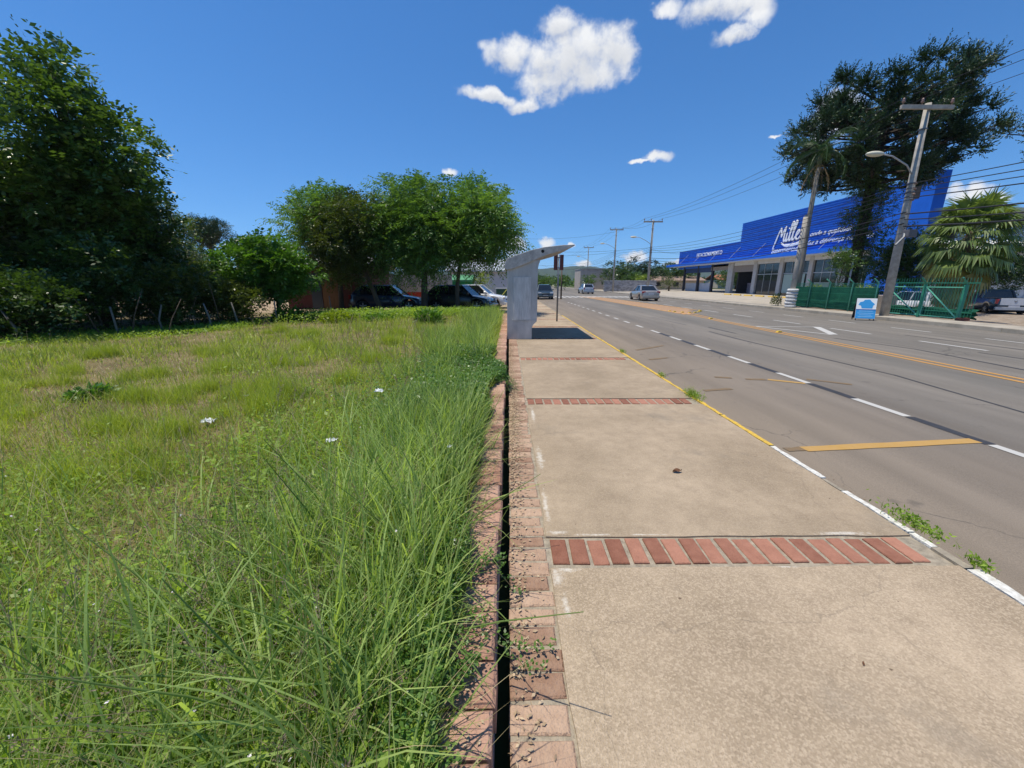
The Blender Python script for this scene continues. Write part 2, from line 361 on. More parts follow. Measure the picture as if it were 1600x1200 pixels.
def concrete():
    m = bpy.data.materials.new('sidewalk_concrete'); m.use_nodes = True; n, l = nodes(m); p = n['Principled BSDF']
    tcn = n.new('ShaderNodeTexCoord'); o = tcn.outputs['Object']
    def noise(sc, d=5, r=.6):
        x = n.new('ShaderNodeTexNoise'); x.inputs['Scale'].default_value = sc; x.inputs['Detail'].default_value = d; x.inputs['Roughness'].default_value = r; l.new(o, x.inputs[0]); return x.outputs['Fac']
    def rng(v, a, b, c=0, d=1):
        x = n.new('ShaderNodeMapRange'); x.inputs[1].default_value = a; x.inputs[2].default_value = b; x.inputs[3].default_value = c; x.inputs[4].default_value = d; l.new(v, x.inputs[0]); return x.outputs[0]
    def mix(f, a, b):
        x = n.new('ShaderNodeMix'); x.data_type = 'RGBA'; l.new(f, x.inputs[0])
        for i, v in ((6, a), (7, b)):
            if isinstance(v, tuple): x.inputs[i].default_value = v + (1,)
            else: l.new(v, x.inputs[i])
        return x.outputs[2]
    vo = n.new('ShaderNodeTexVoronoi'); vo.inputs['Scale'].default_value = 125; l.new(o, vo.inputs[0])
    big = noise(1.1, 6); mid = noise(7, 7, .7); fine = noise(170, 3, .7)
    c1 = mix(rng(big, .35, .65), (0.302,0.240,0.160), (0.445,0.357,0.246))
    c2 = mix(rng(mid, .42, .75, 0, .55), c1, (0.223,0.173,0.116))
    sepc = n.new('ShaderNodeSeparateColor'); l.new(vo.outputs['Color'], sepc.inputs[0])
    sy = n.new('ShaderNodeSeparateXYZ'); l.new(o, sy.inputs[0])
    near = rng(sy.outputs[1], 1.7, 2.3, .5, .24)       # the first slab has coarser exposed pebbles
    ps = n.new('ShaderNodeMath'); ps.operation = 'MULTIPLY'; l.new(rng(sepc.outputs[0], .35, .95), ps.inputs[0]); l.new(near, ps.inputs[1])
    c3 = mix(ps.outputs[0], c2, (0.572,0.469,0.335))
    ps2 = n.new('ShaderNodeMath'); ps2.operation = 'MULTIPLY'; l.new(rng(fine, .52, .7), ps2.inputs[0]); l.new(near, ps2.inputs[1])
    c4 = mix(ps2.outputs[0], c3, (0.138,0.107,0.074))
    # grey lichen blotches, dark specks
    c5 = mix(rng(noise(.7, 8, .7), .56, .66, 0, .5), c4, (0.212,0.184,0.140))
    c6 = mix(rng(noise(23, 2), .73, .76, 0, .8), c5, (0.106,0.071,0.047))
    at = n.new('ShaderNodeAttribute'); at.attribute_name = 'v'
    sv = n.new('ShaderNodeVectorMath'); sv.operation = 'SCALE'; l.new(c6, sv.inputs[0]); l.new(rng(at.outputs['Fac'], 0, 1, .92, 1.08), sv.inputs['Scale']); sw = n.new('ShaderNodeVectorMath'); sw.operation = 'MULTIPLY'; l.new(sv.outputs[0], sw.inputs[0]); sw.inputs[1].default_value = (1.0,.975,.995); c6 = sw.outputs[0]
    # hairline cracks
    wv_ = n.new('ShaderNodeTexNoise'); wv_.inputs['Scale'].default_value = 3; wv_.inputs['Detail'].default_value = 6; l.new(o, wv_.inputs[0])
    wa_ = n.new('ShaderNodeVectorMath'); wa_.operation = 'MULTIPLY_ADD'; l.new(wv_.outputs['Color'], wa_.inputs[0]); wa_.inputs[1].default_value = (.35,.35,0); l.new(o, wa_.inputs[2])
    ve = n.new('ShaderNodeTexVoronoi'); ve.feature = 'DISTANCE_TO_EDGE'; ve.inputs['Scale'].default_value = .42; l.new(wa_.outputs[0], ve.inputs[0])
    c6 = mix(rng(ve.outputs['Distance'], .0004, .0016, .28, 0), c6, (.12,.10,.08))
    # lime bloom at the slab corners: ragged patches with a place of their own
    lime = None; ln = noise(26, 7, .72)
    for (cx, cy, rx, ry) in ((.275,1.82,.055,.11),(.33,1.88,.11,.03),(.29,1.62,.03,.14),(.32,2.225,.12,.03),(.56,2.20,.2,.018),(.272,2.55,.03,.34),(.29,3.35,.05,.35),(1.62,1.895,.12,.014),(.30,4.6,.04,.4),(.9,2.198,.25,.01),(2.2,2.2,.3,.03),(1.35,3.5,.5,.25)):
        v1 = n.new('ShaderNodeVectorMath'); v1.operation = 'SUBTRACT'; l.new(o, v1.inputs[0]); v1.inputs[1].default_value = (cx, cy, 0)
        v2 = n.new('ShaderNodeVectorMath'); v2.operation = 'MULTIPLY'; l.new(v1.outputs[0], v2.inputs[0]); v2.inputs[1].default_value = (1/rx, 1/ry, 0)
        v3 = n.new('ShaderNodeVectorMath'); v3.operation = 'LENGTH'; l.new(v2.outputs[0], v3.inputs[0])
        r_ = rng(v3.outputs['Value'], 0, 1.5, .62 if cy != 3.5 else .2, 0)
        if lime is None: lime = r_
        else:
            mxx = n.new('ShaderNodeMath'); mxx.operation = 'MAXIMUM'; l.new(lime, mxx.inputs[0]); l.new(r_, mxx.inputs[1]); lime = mxx.outputs[0]
    ad = n.new('ShaderNodeMath'); ad.operation = 'ADD'; l.new(lime, ad.inputs[0]); l.new(ln, ad.inputs[1])
    c6 = mix(rng(ad.outputs[0], .84, 1.1, 0, .7), c6, (.66,.62,.55))
    l.new(c6, p.inputs['Base Color']); p.inputs['Roughness'].default_value = .9; p.inputs['Specular IOR Level'].default_value = .2
    hb = n.new('ShaderNodeMath'); hb.operation = 'ADD'; l.new(vo.outputs['Distance'], hb.inputs[0]); l.new(fine, hb.inputs[1])
    b = n.new('ShaderNodeBump'); b.inputs['Strength'].default_value = .55; b.inputs['Distance'].default_value = .006; l.new(hb.outputs[0], b.inputs['Height']); l.new(b.outputs[0], p.inputs['Normal'])
    return m
ASPH = asphalt(); CONC = concrete()
PAVE = mat('far_pavement', (.36,.32,.26), .9, .25, 1.5, .2, 40)
LOTC = mat('lot_concrete', (.40,.35,.28), .9, .2, .6, .1, 30)
GRAVEL = mat('gravel', (.27,.2,.14), .95, .35, 3, .6, 60, col2=(.4,.33,.26))
DIRT = mat('dirt', (.34,.25,.16), .95, .3, .8, .5, 30)
SOIL = mat('field_soil', (.11,.085,.04), .95, .3, 1.3, .8, 45, col2=(.26,.2,.1))
GRND = mat('ground_cover', (.06,.085,.022), .95, .3, .05, .3, 2, col2=(.1,.11,.04))

def gz(x, y): return -.17 - .45*sm((x-19.4)/7)*sm((38-y)/9)*sm((75-x)/10)
xs = np.concatenate([[-4000,-1500,-600,-250,-120,-60], np.arange(-40,19,8), np.arange(19.4,50,1.5), [60,75,90,140,300,800,2000,4000]])
ys = np.concatenate([[-400,-60,-20], np.arange(-5,48,2), [60,90,150,300,700,1500,3000,6000]])
g = grid('ground', xs, ys, gz, GRND); tag(g, kind='structure')
lot = grid('gravel_lot', np.arange(19.3, 60, .6), np.arange(-4, 28.6, .6), lambda X, Y: gz(X, Y) + .12 + .02*np.sin(X*2.1)*np.sin(Y*1.7)-.0, GRAVEL)
tag(lot, kind='structure')
mb = MB(); mb.box(19.3, 62, 28.6, 95, -.3, -.035); tag(mb.build('parking_lot', LOTC), kind='structure')
# road
r = grid('road', np.linspace(2.66, 17.96, 30), np.arange(-5, 200, 2.5), lambda X, Y: -.12 + .05*np.clip(1-((X-10)/8)**2, 0, 1) - .05, ASPH)
r.location.z = .0
def rz(x): return -.17 + .05*max(0, 1-((x-10)/8)**2)
tag(r, kind='structure')
mb = MB(); mb.box(17.95, 19.3, 14, 28.6, -.25, 0.0); mb.box(17.95,19.3,-6,14,-.25,-.004); mb.box(17.95, 19.3, 28.6, 200, -.25, -.01)
tag(mb.build('far_sidewalk', PAVE, bevel=.02), kind='structure')
mb = MB(); mb.box(-60, -.05, 19.5, 75, -.2, -.01); tag(mb.build('dirt_yard', DIRT), kind='structure')

# sidewalk slabs, brick bands
BRICK = mat('sidewalk_brick', (.27,.105,.065), .9, .3, 14, .5, 90, col2=(.42,.20,.135), attr=True)
BRICKE = mat('edge_brick', (.34,.185,.12), .92, .3, 17, .7, 80, col2=(.50,.35,.25), attr=True)
MORT = mat('mortar', (.34,.29,.22), .95, .3, 20, .6, 120)
bandY = [2.045 + 3.1*k for k in range(-1, 12)]
sl = MB(); mo = MB(); bb = MB()
prev = -4.0
SL = []
for k, by in enumerate(bandY):
    SL.append((prev, by - .15)); prev = by + .135
SL.append((prev, 120))
XL = .245
for a, b in SL:
    if b - a < .1: continue
    x0 = XL + random.uniform(-.008, .008); n = max(2, int((b-a)/.12)) if b < 20 else 2
    # slab with slightly ragged edges
    pts = []
    for i in range(n+1): pts.append((x0 + random.uniform(-.006,.006), a + (b-a)*i/n))
    top = [(XL + (2.63-XL)*i/16, b + random.uniform(-.007,.007)) for i in range(1, 16)]
    rt = [(2.625 + random.uniform(-.006,.006), b - (b-a)*i/n) for i in range(n+1)]
    bot = [(2.63 - (2.63-XL)*i/16, a + random.uniform(-.006,.006)) for i in range(1, 16)]
    sl.av = random.random(); P = pts + top + rt + bot; m_ = len(P); z1 = random.uniform(-.001, .003)
    sl.add([(x, y, z1) for x, y in P] + [(x, y, -.16) for x, y in P], [tuple(range(m_))[::-1]] + [(i, (i+1) % m_, (i+1) % m_ + m_, i+m_) for i in range(m_)])
mo.box(.002, 2.63, -4, 40, -.2, -.012); mo.box(.002, XL-.01, 40, 120, -.2, -.004)
for by in bandY:
    if by > 34: continue
    x = .26
    while x < 2.5:
        w = random.uniform(.088, .104); h = random.uniform(-.006, .003); sk = random.uniform(-.006, .006)
        bb.av = random.random()
        d0 = random.uniform(-.006,.006); M = Matrix.Translation((x + w/2, by + d0, h)) @ Matrix.Rotation(random.uniform(-.03,.03), 4, 'Z')
        bb.bbox(-w/2, w/2, -.112, .112, -.08, 0, .005, M)
        x += w + random.uniform(.018, .03)
tag(mo.build('mortar_bed', MORT), kind='structure')
tag(sl.build('sidewalk', CONC), kind='structure')
tag(bb.build('brick_bands', BRICK), kind='structure')
eb = MB(); y = -2.
while y < 40:
    L = random.uniform(.092, .108)
    eb.av = random.random()
    M = Matrix.Translation((.118 + random.uniform(-.008,.008), y + L/2, random.uniform(-.008, .0))) @ Matrix.Rotation(random.uniform(-.04,.04), 4, 'Z')
    eb.bbox(-.115, .108 + random.uniform(-.012,.01), -L/2, L/2, -.09, 0, .007, M)
    y += L + random.uniform(.012, .024)
tag(eb.build('brick_edging', BRICKE), kind='structure')
# kerb
WHITE = mat('white_paint', (.80,.79,.74), .7, .02, 26, .5, 60, col2=(.46,.43,.37))
YEL = mat('yellow_paint', (.80,.52,.05), .7, .05, 24, .5, 60, col2=(.46,.30,.08))
KC = mat('kerb_stone', (.3,.26,.2), .9, .3, 8, .4, 50)
mb = MB()
def kerb(y0, y1, mi, w=.055):
    mb.mi = mi; n = max(1, int((y1-y0)/.09)) if y1 < 22 else 1
    ys_ = [y0 + (y1-y0)*i/n for i in range(n+1)]
    o = .004*math.sin(y0*9)
    P = [(2.632 + random.uniform(-.006,.006) + o, y) for y in ys_] + [(2.632 + w + random.uniform(-.01,.01) + o, y) for y in ys_[::-1]]
    m_ = len(P); z = .004 + random.uniform(-.003,.002)
    mb.add([(x, yy, z) for x, yy in P] + [(x, yy, -.2) for x, yy in P], [tuple(range(m_))[::-1]] + [(i, (i+1) % m_, (i+1) % m_ + m_, i+m_) for i in range(m_)])
kerb(-4, .9, 0); kerb(.92, 1.60, 0, .06); kerb(1.61, 1.86, 0, .065); kerb(1.87, 2.05, 2, .05); kerb(2.06, 2.2, 0, .045); kerb(2.21, 2.73, 0, .05)
kerb(2.74, 2.93, 2, .04); kerb(2.95, 3.6, 0, .045)
y = 3.62
while y < 19.6:
    L = random.choice((.95, 1.0, .8)); kerb(y, min(19.7, y+L-.012), 1, random.uniform(.042,.055)); y += L
kerb(19.7, 120, 2)
tag(mb.build('kerb', [WHITE, YEL, KC]), kind='structure')

# road paint, all a few mm above the asphalt
PW = mat('road_white', (.58,.57,.54), .8, .2, 9, col2=(.48,.46,.43)); PY = mat('road_orange', (.60,.31,.08), .8, .2, 7, col2=(.47,.25,.08)); PM = mat('median_orange', (.62,.35,.17), .85, .2, 5, col2=(.50,.30,.17))
PYF = mat('road_orange_worn', (.30,.19,.085), .85, .3, 14, col2=(.17,.135,.1)); TAR = mat('tar', (.045,.045,.05), .6, .2, 20)
PYB = mat('road_yellow_bar', (.56,.33,.09), .8, .25, 10, col2=(.44,.27,.1))
class Paint(MB):
    def seg(s, a, b, w, n=None, jag=.004):
        a = Vector((a[0], a[1])); b = Vector((b[0], b[1])); L = (b-a).length; n = n or max(1, int(L/.5))
        d = (b-a)/L; q = Vector((-d.y, d.x))*w/2; l_ = []
        for i in range(n+1):
            p = a.lerp(b, i/n); j1 = random.uniform(-jag, jag); j2 = random.uniform(-jag, jag)
            l_.append((p - q + d*0 + q.normalized()*j1, p + q + q.normalized()*j2))
        for u, v in zip(l_[:-1], l_[1:]):
            vs = [(c.x, c.y, zroad(c.x) + s.dz) for c in (u[0], v[0], v[1], u[1])]
            s.add(vs, [(0,1,2,3)])
    dz = .006
_rx = np.linspace(2.66, 17.96, 30); _rz = -.17 + .05*np.clip(1-((_rx-10)/8)**2, 0, 1)
def zroad(x): return float(np.interp(x, _rx, _rz))
pw = Paint(); py = Paint(); pf = Paint(); pt = Paint(); pt.dz = .004; pyb = Paint()
for k in range(-3, 18):
    y0 = 4.85 + 1.76*k; pw.seg((5.32, y0), (5.32, y0 + .82), .11)
for k in range(-2, 10): pw.seg((12.45, 9.85 + 3.35*k), (12.45, 11.6 + 3.35*k), .12)
for k in range(-3, 12): pw.seg((15.2, 10.7 + 1.65*k*1.9), (15.2, 12.2 + 1.65*k*1.9), .11)
pw.seg((9.95, 15.6), (12.2, 15.35), .1); pw.seg((9.95, 15.55), (10.95, 13.0), .12); pw.seg((12.25, 15.4), (11.05, 13.1), .26)
P0 = [(8.95, 0), (9.1, 6.0), (9.42, 13.3), (9.6, 17.7), (10.05, 22.6)]; P1 = [(9.22, 0), (9.37, 6.0), (9.68, 13.3), (9.86, 17.7), (10.5, 22.9)]
for P in (P0, P1):
    for a, b in zip(P[:-1], P[1:]): py.seg(a, b, .11)
# hatched median wedge
pm = Paint()
a0, a1, b0, b1 = (9.4, 21.4), (8.9, 49), (12.0, 25.0), (10.9, 46)
py.seg((9.75, 21.6), (8.9, 50), .16); py.seg((12.1, 25.2), (10.6, 48), .16)
for k in range(30):
    y = 22 + k*.92; xl = np.interp(y, [21.6, 50], [9.8, 8.95]); xr = np.interp(y, [21.6, 25.2, 48], [10.2, 12.0, 10.65])
    pm.seg((xl, y), (xr, y + .55), .56, 2)
for k in range(22):      # zebra crossing
    x = 3.2 + k*.68; pw.seg((x, 46.2), (x, 50.6), .36, 1)
pyb.seg((3.2, 3.86), (5.28, 4.03), .125, 8, .006); pyb.seg((4.78, 6.9), (5.25, 6.6), .1); 
for a, b in (((3.92,7.14),(4.2,7.06)), ((4.4,6.95),(4.75,6.9)), ((3.26,6.22),(3.77,6.3)), ((3.3,8.9),(3.8,9.1)), ((3.4,10.2),(4.4,10.9)), ((5.5,6.9),(6.0,6.5)), ((3.0,3.85),(3.2,3.87))):
    pf.seg(a, b, .1, 2, .012)
for k in range(-2, 5):
    y0 = 4.85 + 1.76*k + .84; pt.seg((5.33, y0), (5.33, y0 + .9), .13, 3, .01)
for P, w in (([(7.0,3.0),(7.05,4.95),(7.4,7.2),(7.3,9.5),(7.2,11.7),(7.25,14)], .055), ([(10.5,5.0),(10.45,7.6),(10.8,10.1),(10.35,12.2)], .06), ([(7.9,13.4),(7.9,15.3)], .06),
             ([(7.4,16.2),(7.3,20)], .04), ([(13.5,6),(13.6,10),(13.4,13)], .06), ([(12.0,8),(11.9,9.6)], .05)):
    for a, b in zip(P[:-1], P[1:]): pt.seg(a, b, w, None, .012)
for x, y in ((4.1, 7.3), (4.6,8.1)): pt.seg((x, y), (x+.3, y+.1), .5, 2, .1) if False else None
for nm, o, m in (('median_hatching', pm, PM), ('white_road_marking', pw, PW), ('orange_road_marking', py, PY), ('worn_road_marking', pf, PYF), ('yellow_road_marking', pyb, PYB), ('tar_seal', pt, TAR)):
    tag(o.build(nm, m), kind='structure')
# gutter dirt along the kerb: flat crumbs
GD = mat('gutter_dirt', (.25,.18,.12), .95, .35, 8, .6, 60, col2=(.36,.28,.2), attr=True)
n = 5200; yy = 1.2 + 16*RNG.random(n)**1.6; xx = 2.70 + np.abs(RNG.normal(0, .09, n))*(.5 + .9*np.exp(-((yy-2.9)/.7)**2) + .4*np.exp(-((yy-1.8)/.4)**2))
zz = np.array([zroad(x) for x in xx]) + .004
P = np.stack([xx, yy, zz], 1); a = RNG.random(n)*6.28
Dv = np.stack([np.cos(a), np.sin(a), RNG.normal(0,.25,n)], 1); Wv = np.stack([-np.sin(a), np.cos(a), RNG.normal(0,.25,n)], 1)
V, F = leaves(P, Dv, Wv, .01 + .014*RNG.random(n), .008 + .01*RNG.random(n)); V[:,2] = np.maximum(V[:,2], -.168)
tag(npmesh('gutter_debris', V, F, np.repeat(RNG.random(n), 4), GD), 'brown grit and crumbs lying in the gutter by the kerb', 'debris', kind='stuff')

# ------------------------------------------------------------------ low brick wall; gap on its right left open to blacken its shadow strip
WB = mat('wall_brick', (.36,.18,.12), .92, .3, 8, .7, 70, col2=(.55,.34,.25), attr=True)
t = thing('brick_wall', 'low weathered brick retaining wall holding back the overgrown lot beside the sidewalk', 'low wall')
c = MB(); c.box(-.27, -.065, -3, 19.5, -.1, .125); c.build('mortar_core', mat('wall_mortar', (.25,.2,.15), .95, .3, 15, .6, 80), t)
c = MB()
for row in range(2):
    y = -2.9 + row*.1
    while y < 19.4:
        L = .2 + random.uniform(-.01,.01); c.av = random.random()
        c.bbox(-.26, -.058 + random.uniform(-.004,.004), y, y+L, -.09 + row*.075+.002, -.09 + row*.075 + .062, .006); y += L + .014
y = -2.9
while y < 19.4:
    L = random.uniform(.1, .23); c.av = random.random()
    M = Matrix.Translation((-.165 + random.uniform(-.006,.006), y + L/2, .19 + random.uniform(-.008,.008))) @ Matrix.Rotation(random.uniform(-.03,.03), 4, 'Z') @ Matrix.Rotation(random.uniform(-.02,.02), 4, 'Y')
    c.bbox(-.115, .105 + random.uniform(-.006,.012), -L/2, L/2, -.13, 0, .012, M); y += L + random.uniform(.004,.012)
c.build('brick_course', WB, t)

# field
def fz(x, y):
    b = .155 + .035*np.sin(x*.9+1)*np.sin(y*.7) + .02*np.sin(x*2.7)*np.sin(y*2.2+.7)
    return b*sm((21.5-y)/2.5) - .05*sm((y-19)/3) - .25*sm((-x-14)/8)
f = grid('field_soil', np.concatenate([np.arange(-45,-12,1.5), np.arange(-12,-.2,.25), [-.27]]), np.arange(-3, 23, .3), fz, SOIL)
tag(f, kind='structure')
# ------------------------------------------------------------------ bus shelter
SC = mat('shelter_concrete', (.47,.45,.42), .85, .2, 3, .35, 45, col2=(.60,.57,.53), stretch=(1,1,.35))
SCP = mat('shelter_panel', (.58,.55,.51), .85, .16, 6, .3, 60, col2=(.68,.65,.61), stretch=(3,3,.5))
SCR = mat('shelter_roof_concrete', (.42,.40,.37), .85, .3, 5, .4, 40, col2=(.56,.53,.49))
DK = mat('dark_hole', (.02,.02,.02), .9, .1)
t = thing('bus_shelter', 'grey concrete bus shelter with a curved overhanging roof on the sidewalk', 'bus shelter', (0,11.2,0))
prof = [(-.05,0),(.66,0),(.66,.33),(.70,.42),(.80,.51),(.81,.9),(.81,1.95),(.83,2.07),(.88,2.2),(.60,2.2),(.3,2.07),(-.05,1.98)]
for y in (0, 2.75):
    c = MB(); c.prism(prof, y, y+.1)
    p = c.build('side_wall', SC, t, bevel=.008)
    if y == 0:
        c = MB(); c.prism([(.13,.56),(.62,.56),(.62,1.74),(.13,1.74)], -.012, -.001); c.build('panel', SCP, t, bevel=.004)
        c = MB(); c.box(.13,.80,-.016,-.002,.535,.55); c.build('ledge', SC, t)
        c = MB(); c.box(.085,.20,-.006,-.001,.555,.58); c.build('sticker', WHITE, t)
c = MB(); c.box(-.05, .04, .1, 2.75, 0, 2.02); c.build('back_wall', SC, t)
top = [(-.12,1.98),(-.11,2.12),(-.04,2.23),(.2,2.32),(.62,2.455),(.97,2.53),(1.49,2.585),(1.8,2.595)]
bot = [(1.8,2.565),(1.5,2.45),(1.1,2.34),(.88,2.26),(.44,2.08),(.09,1.955),(-.05,1.93)]
c = MB(); c.prism(top + bot, -.06, 2.9); rf = c.build('roof', SCR, t, bevel=.01)
c = MB()
for k in range(9): c.box(.9, 1.62, .1+k*.31, .13+k*.31, 2.30+.0, 2.36, Matrix.Translation((0,0,.0)))
c = MB(); c.lathe([(.045,0),(.045,.004),(0,.004)], (0,0,0), 12, 'z', Matrix.Translation((.93,-.061,2.42)) @ Matrix.Rotation(R(90),4,'X')); c.build('bolt_hole', DK, t)
c = MB(); c.box(.04,.42,.25,2.6,.42,.48); c.box(.08,.36,.4,.5,0,.42); c.box(.08,.36,2.3,2.4,0,.42); c.build('bench', SC, t, bevel=.008)

# bus stop sign
GS = mat('galvanised', (.16,.17,.19), .5, .2, 20, metal=.4); BR = mat('sign_back', (.12,.04,.035), .6, .2, 8)
t = thing('bus_stop_sign', 'two narrow dark red sign plates on a thin grey pole beyond the shelter', 'road sign', (2.03,16.5,0))
c = MB(); c.tube([(0,0,-.05),(0,0,2.68)], .035, 12); c.build('pole', GS, t, smooth=True)
for x0, x1 in ((-.20,-.045),(.045,.20)):
    c = MB(); c.box(x0, x1, -.05, -.035, 2.08, 2.68); c.build('sign_plate', BR, t, bevel=.004)
for z in (2.15, 2.55): c = MB(); c.box(-.16,.16,-.035,-.028,z,z+.04); c.build('bracket', GS, t)

# ------------------------------------------------------------------ utility poles
PC = mat('pole_concrete', (.34,.31,.27), .9, .2, 4, .35, 50, col2=(.46,.42,.36)); PIN = mat('insulator', (.2,.12,.09), .35, .2, 10, spec=.6)
PMET = mat('lamp_metal', (.4,.41,.42), .45, .1, 10, metal=.5); LAMPG = mat('lamp_glass', (.62,.58,.45), .3, .1, 10)
BOXM = mat('meter_box', (.12,.12,.13), .6, .2, 10)
def pole(label, loc, H, offx, r0, lean=0, lamp=True, tilt=.0, extra=0):
    t = thing('utility_pole', label, 'utility pole', loc, 0, 'utility poles along the far side of the road')
    c = MB(); c.tube([(0,0,-.3),(lean*.5,0,H*.5),(lean,0,H+.1)], [r0, r0*.8, r0*.6], 16); s = c.build('shaft', PC, t, smooth=True)
    for z in (.62*H, .66*H, .58*H, .42*H, .9*H):
        c = MB(); c.tube([(lean*z/H,0,z-.02),(lean*z/H,0,z+.02)], r0*.86, 14); c.build('strap', GS, t)
    c = MB(); c.box(-1.15+offx, 1.15+offx, -.2, -.09, H-.18, H-.02); c.build('crossarm', PC, t, bevel=.01)
    for x in (-1.08, -.25, 1.05):
        c = MB(); c.lathe([(.02,0),(.02,.08),(.055,.09),(.065,.14),(.04,.17),(.055,.2),(.035,.26),(0,.27)], (offx+x, -.145, H-.02), 10); c.build('insulator', PIN, t, smooth=True)
    for z in (.655*H, .63*H, .605*H, .58*H):
        c = MB(); c.lathe([(.03,-.05),(.05,-.03),(.05,.03),(.03,.05)], (lean*z/H, -r0-.03, z), 8); c.build('spool_insulator', PIN, t, smooth=True)
    if lamp:
        z = .69*H
        c = MB(); c.tube([(lean*.69,0,z),(-.7,-.1,z+.45),(-1.5,-.15,z+.8),(-2.0,-.15,z+.88)], .03, 8); c.build('lamp_arm', PMET, t, smooth=True)
        c = MB(); M = Matrix.Translation((-2.3,-.15,z+.88)) @ Matrix.Scale(.42,4,(1,0,0)) @ Matrix.Scale(.17,4,(0,1,0)) @ Matrix.Scale(.12,4,(0,0,1))
        c.lathe([(0,-1),(.5,-.8),(.85,-.45),(1,0),(.85,.5),(.5,.85),(0,1)], n=14, M=M); h = c.build('lamp_head', LAMPG, t, smooth=True)
    if extra:
        c = MB(); c.box(-.3,.1,-.55,-.2,.40*H,.40*H+.32); c.build('service_box', BOXM, t, bevel=.02)
        c = MB(); c.tube([(lean*.4,-.15,.45*H),(-.35,-.4,.4*H),(-.75,-.5,.36*H)], .05, 6); c.build('bracket', GS, t)
    return t
pole('tall grey concrete utility pole beside the green gate, nearest of the row', (18.62,19.3,0), 9.05, -.45, .19, -.3, extra=1)
pole('utility pole with street lamp standing behind the silver sedan', (17.45,50,0), 8.75, -.05, .17, 0)
pole('utility pole in front of the far end of the block wall', (18.3,70,0), 10.3, 0, .17, 0)
pole('farthest utility pole with crossarm in front of the grey house', (18.4,94,0), 9.4, 0, .15, 0)
def mini_pole(loc, H, lab, r=.09):
    c = MB(); c.tube([(0,0,-.2),(0,0,H)], [r, r*.7], 8); o = c.build('post', BARK, None, smooth=True); o.location = loc; tag(o, lab, 'post')
mini_pole((5.6,42.5,-.1), 3.3, 'slim dark post standing behind the bus stop sign')

# cables
CAB = mat('cable_rubber', (.03,.03,.035), .6, .1)
def cable(a, b, sag, r, label, grp='overhead cables along the road', n=14):
    a = Vector(a); b = Vector(b); pts = []
    for i in range(n+1):
        s = i/n; p = a.lerp(b, s); p.z -= sag*4*s*(1-s); pts.append(p)
    c = MB(); c.tube(pts, r, 5, cap=False); o = c.build('power_cable', CAB, None, smooth=True)
    tag(o, label, 'cable', grp)
PX = [(18.62,-14,0,-.45,9.05,-.3), (18.62,19.3,0,-.45,9.05,-.3), (17.45,50,0,-.05,8.75,0), (18.3,70,0,0,10.3,0), (18.4,94,0,0,9.4,0), (19.5,125,0,0,9.4,0)]
spn = ['leaving the nearest pole rightwards', 'from nearest pole to sedan pole', 'from sedan pole to block wall pole', 'from block wall pole to farthest pole', 'running beyond the farthest pole']
for i in range(5):
    A = PX[i]; B = PX[i+1]
    for nm, ox in (('left', -1.08), ('middle', -.25), ('right', 1.05)):
        cable((A[0]+A[3]+ox, A[1]-.14, A[4]+.25), (B[0]+B[3]+ox, B[1]-.14, B[4]+.25), .55, .011, f'thin {nm} wire of the top three {spn[i]}')
    for j, (f, rr, sg, nm) in enumerate(((.655,.014,.5,'highest'),(.63,.014,.62,'second'),(.605,.014,.7,'third'),(.58,.018,.8,'fourth'),(.50,.024,.75,'thick fifth'),(.47,.018,.9,'sixth'),(.435,.026,.85,'thick lowest'))):
        cable((A[0]+A[5]*f-.17, A[1]-.2, A[4]*f+.05*j), (B[0]+B[5]*f-.17, B[1]-.2, B[4]*f+.03*j), sg*(1 if i < 2 else .7), rr*(1.25 if i == 0 else .95), f'{nm} cable of the lower bundle {spn[i]}')
cable((17.3,50,5.6), (34,74,7.0), .5, .014, 'slack cable from the pole behind the sedan to the blue canopy end', 'service cables')
cable((17.3,50,5.7), (-4.5,62,7.2), .8, .014, 'slack cable crossing the road behind the shelter roof', 'service cables')
cable((18.2,70,6.6), (-6,66,7.0), .9, .016, 'cable crossing the road from the block wall pole', 'service cables')
cable((18.2,70,9.9), (-4,72,9.6), .9, .014, 'high cable crossing the road from the block wall pole', 'service cables')
cable((18.4,94,6.0), (-2,88,6.0), .8, .018, 'cable crossing the road from the farthest pole', 'service cables')
cable((17.3,50,5.2), (10,120,6.5), 1.6, .018, 'slack cable running diagonally up the far road', 'service cables')

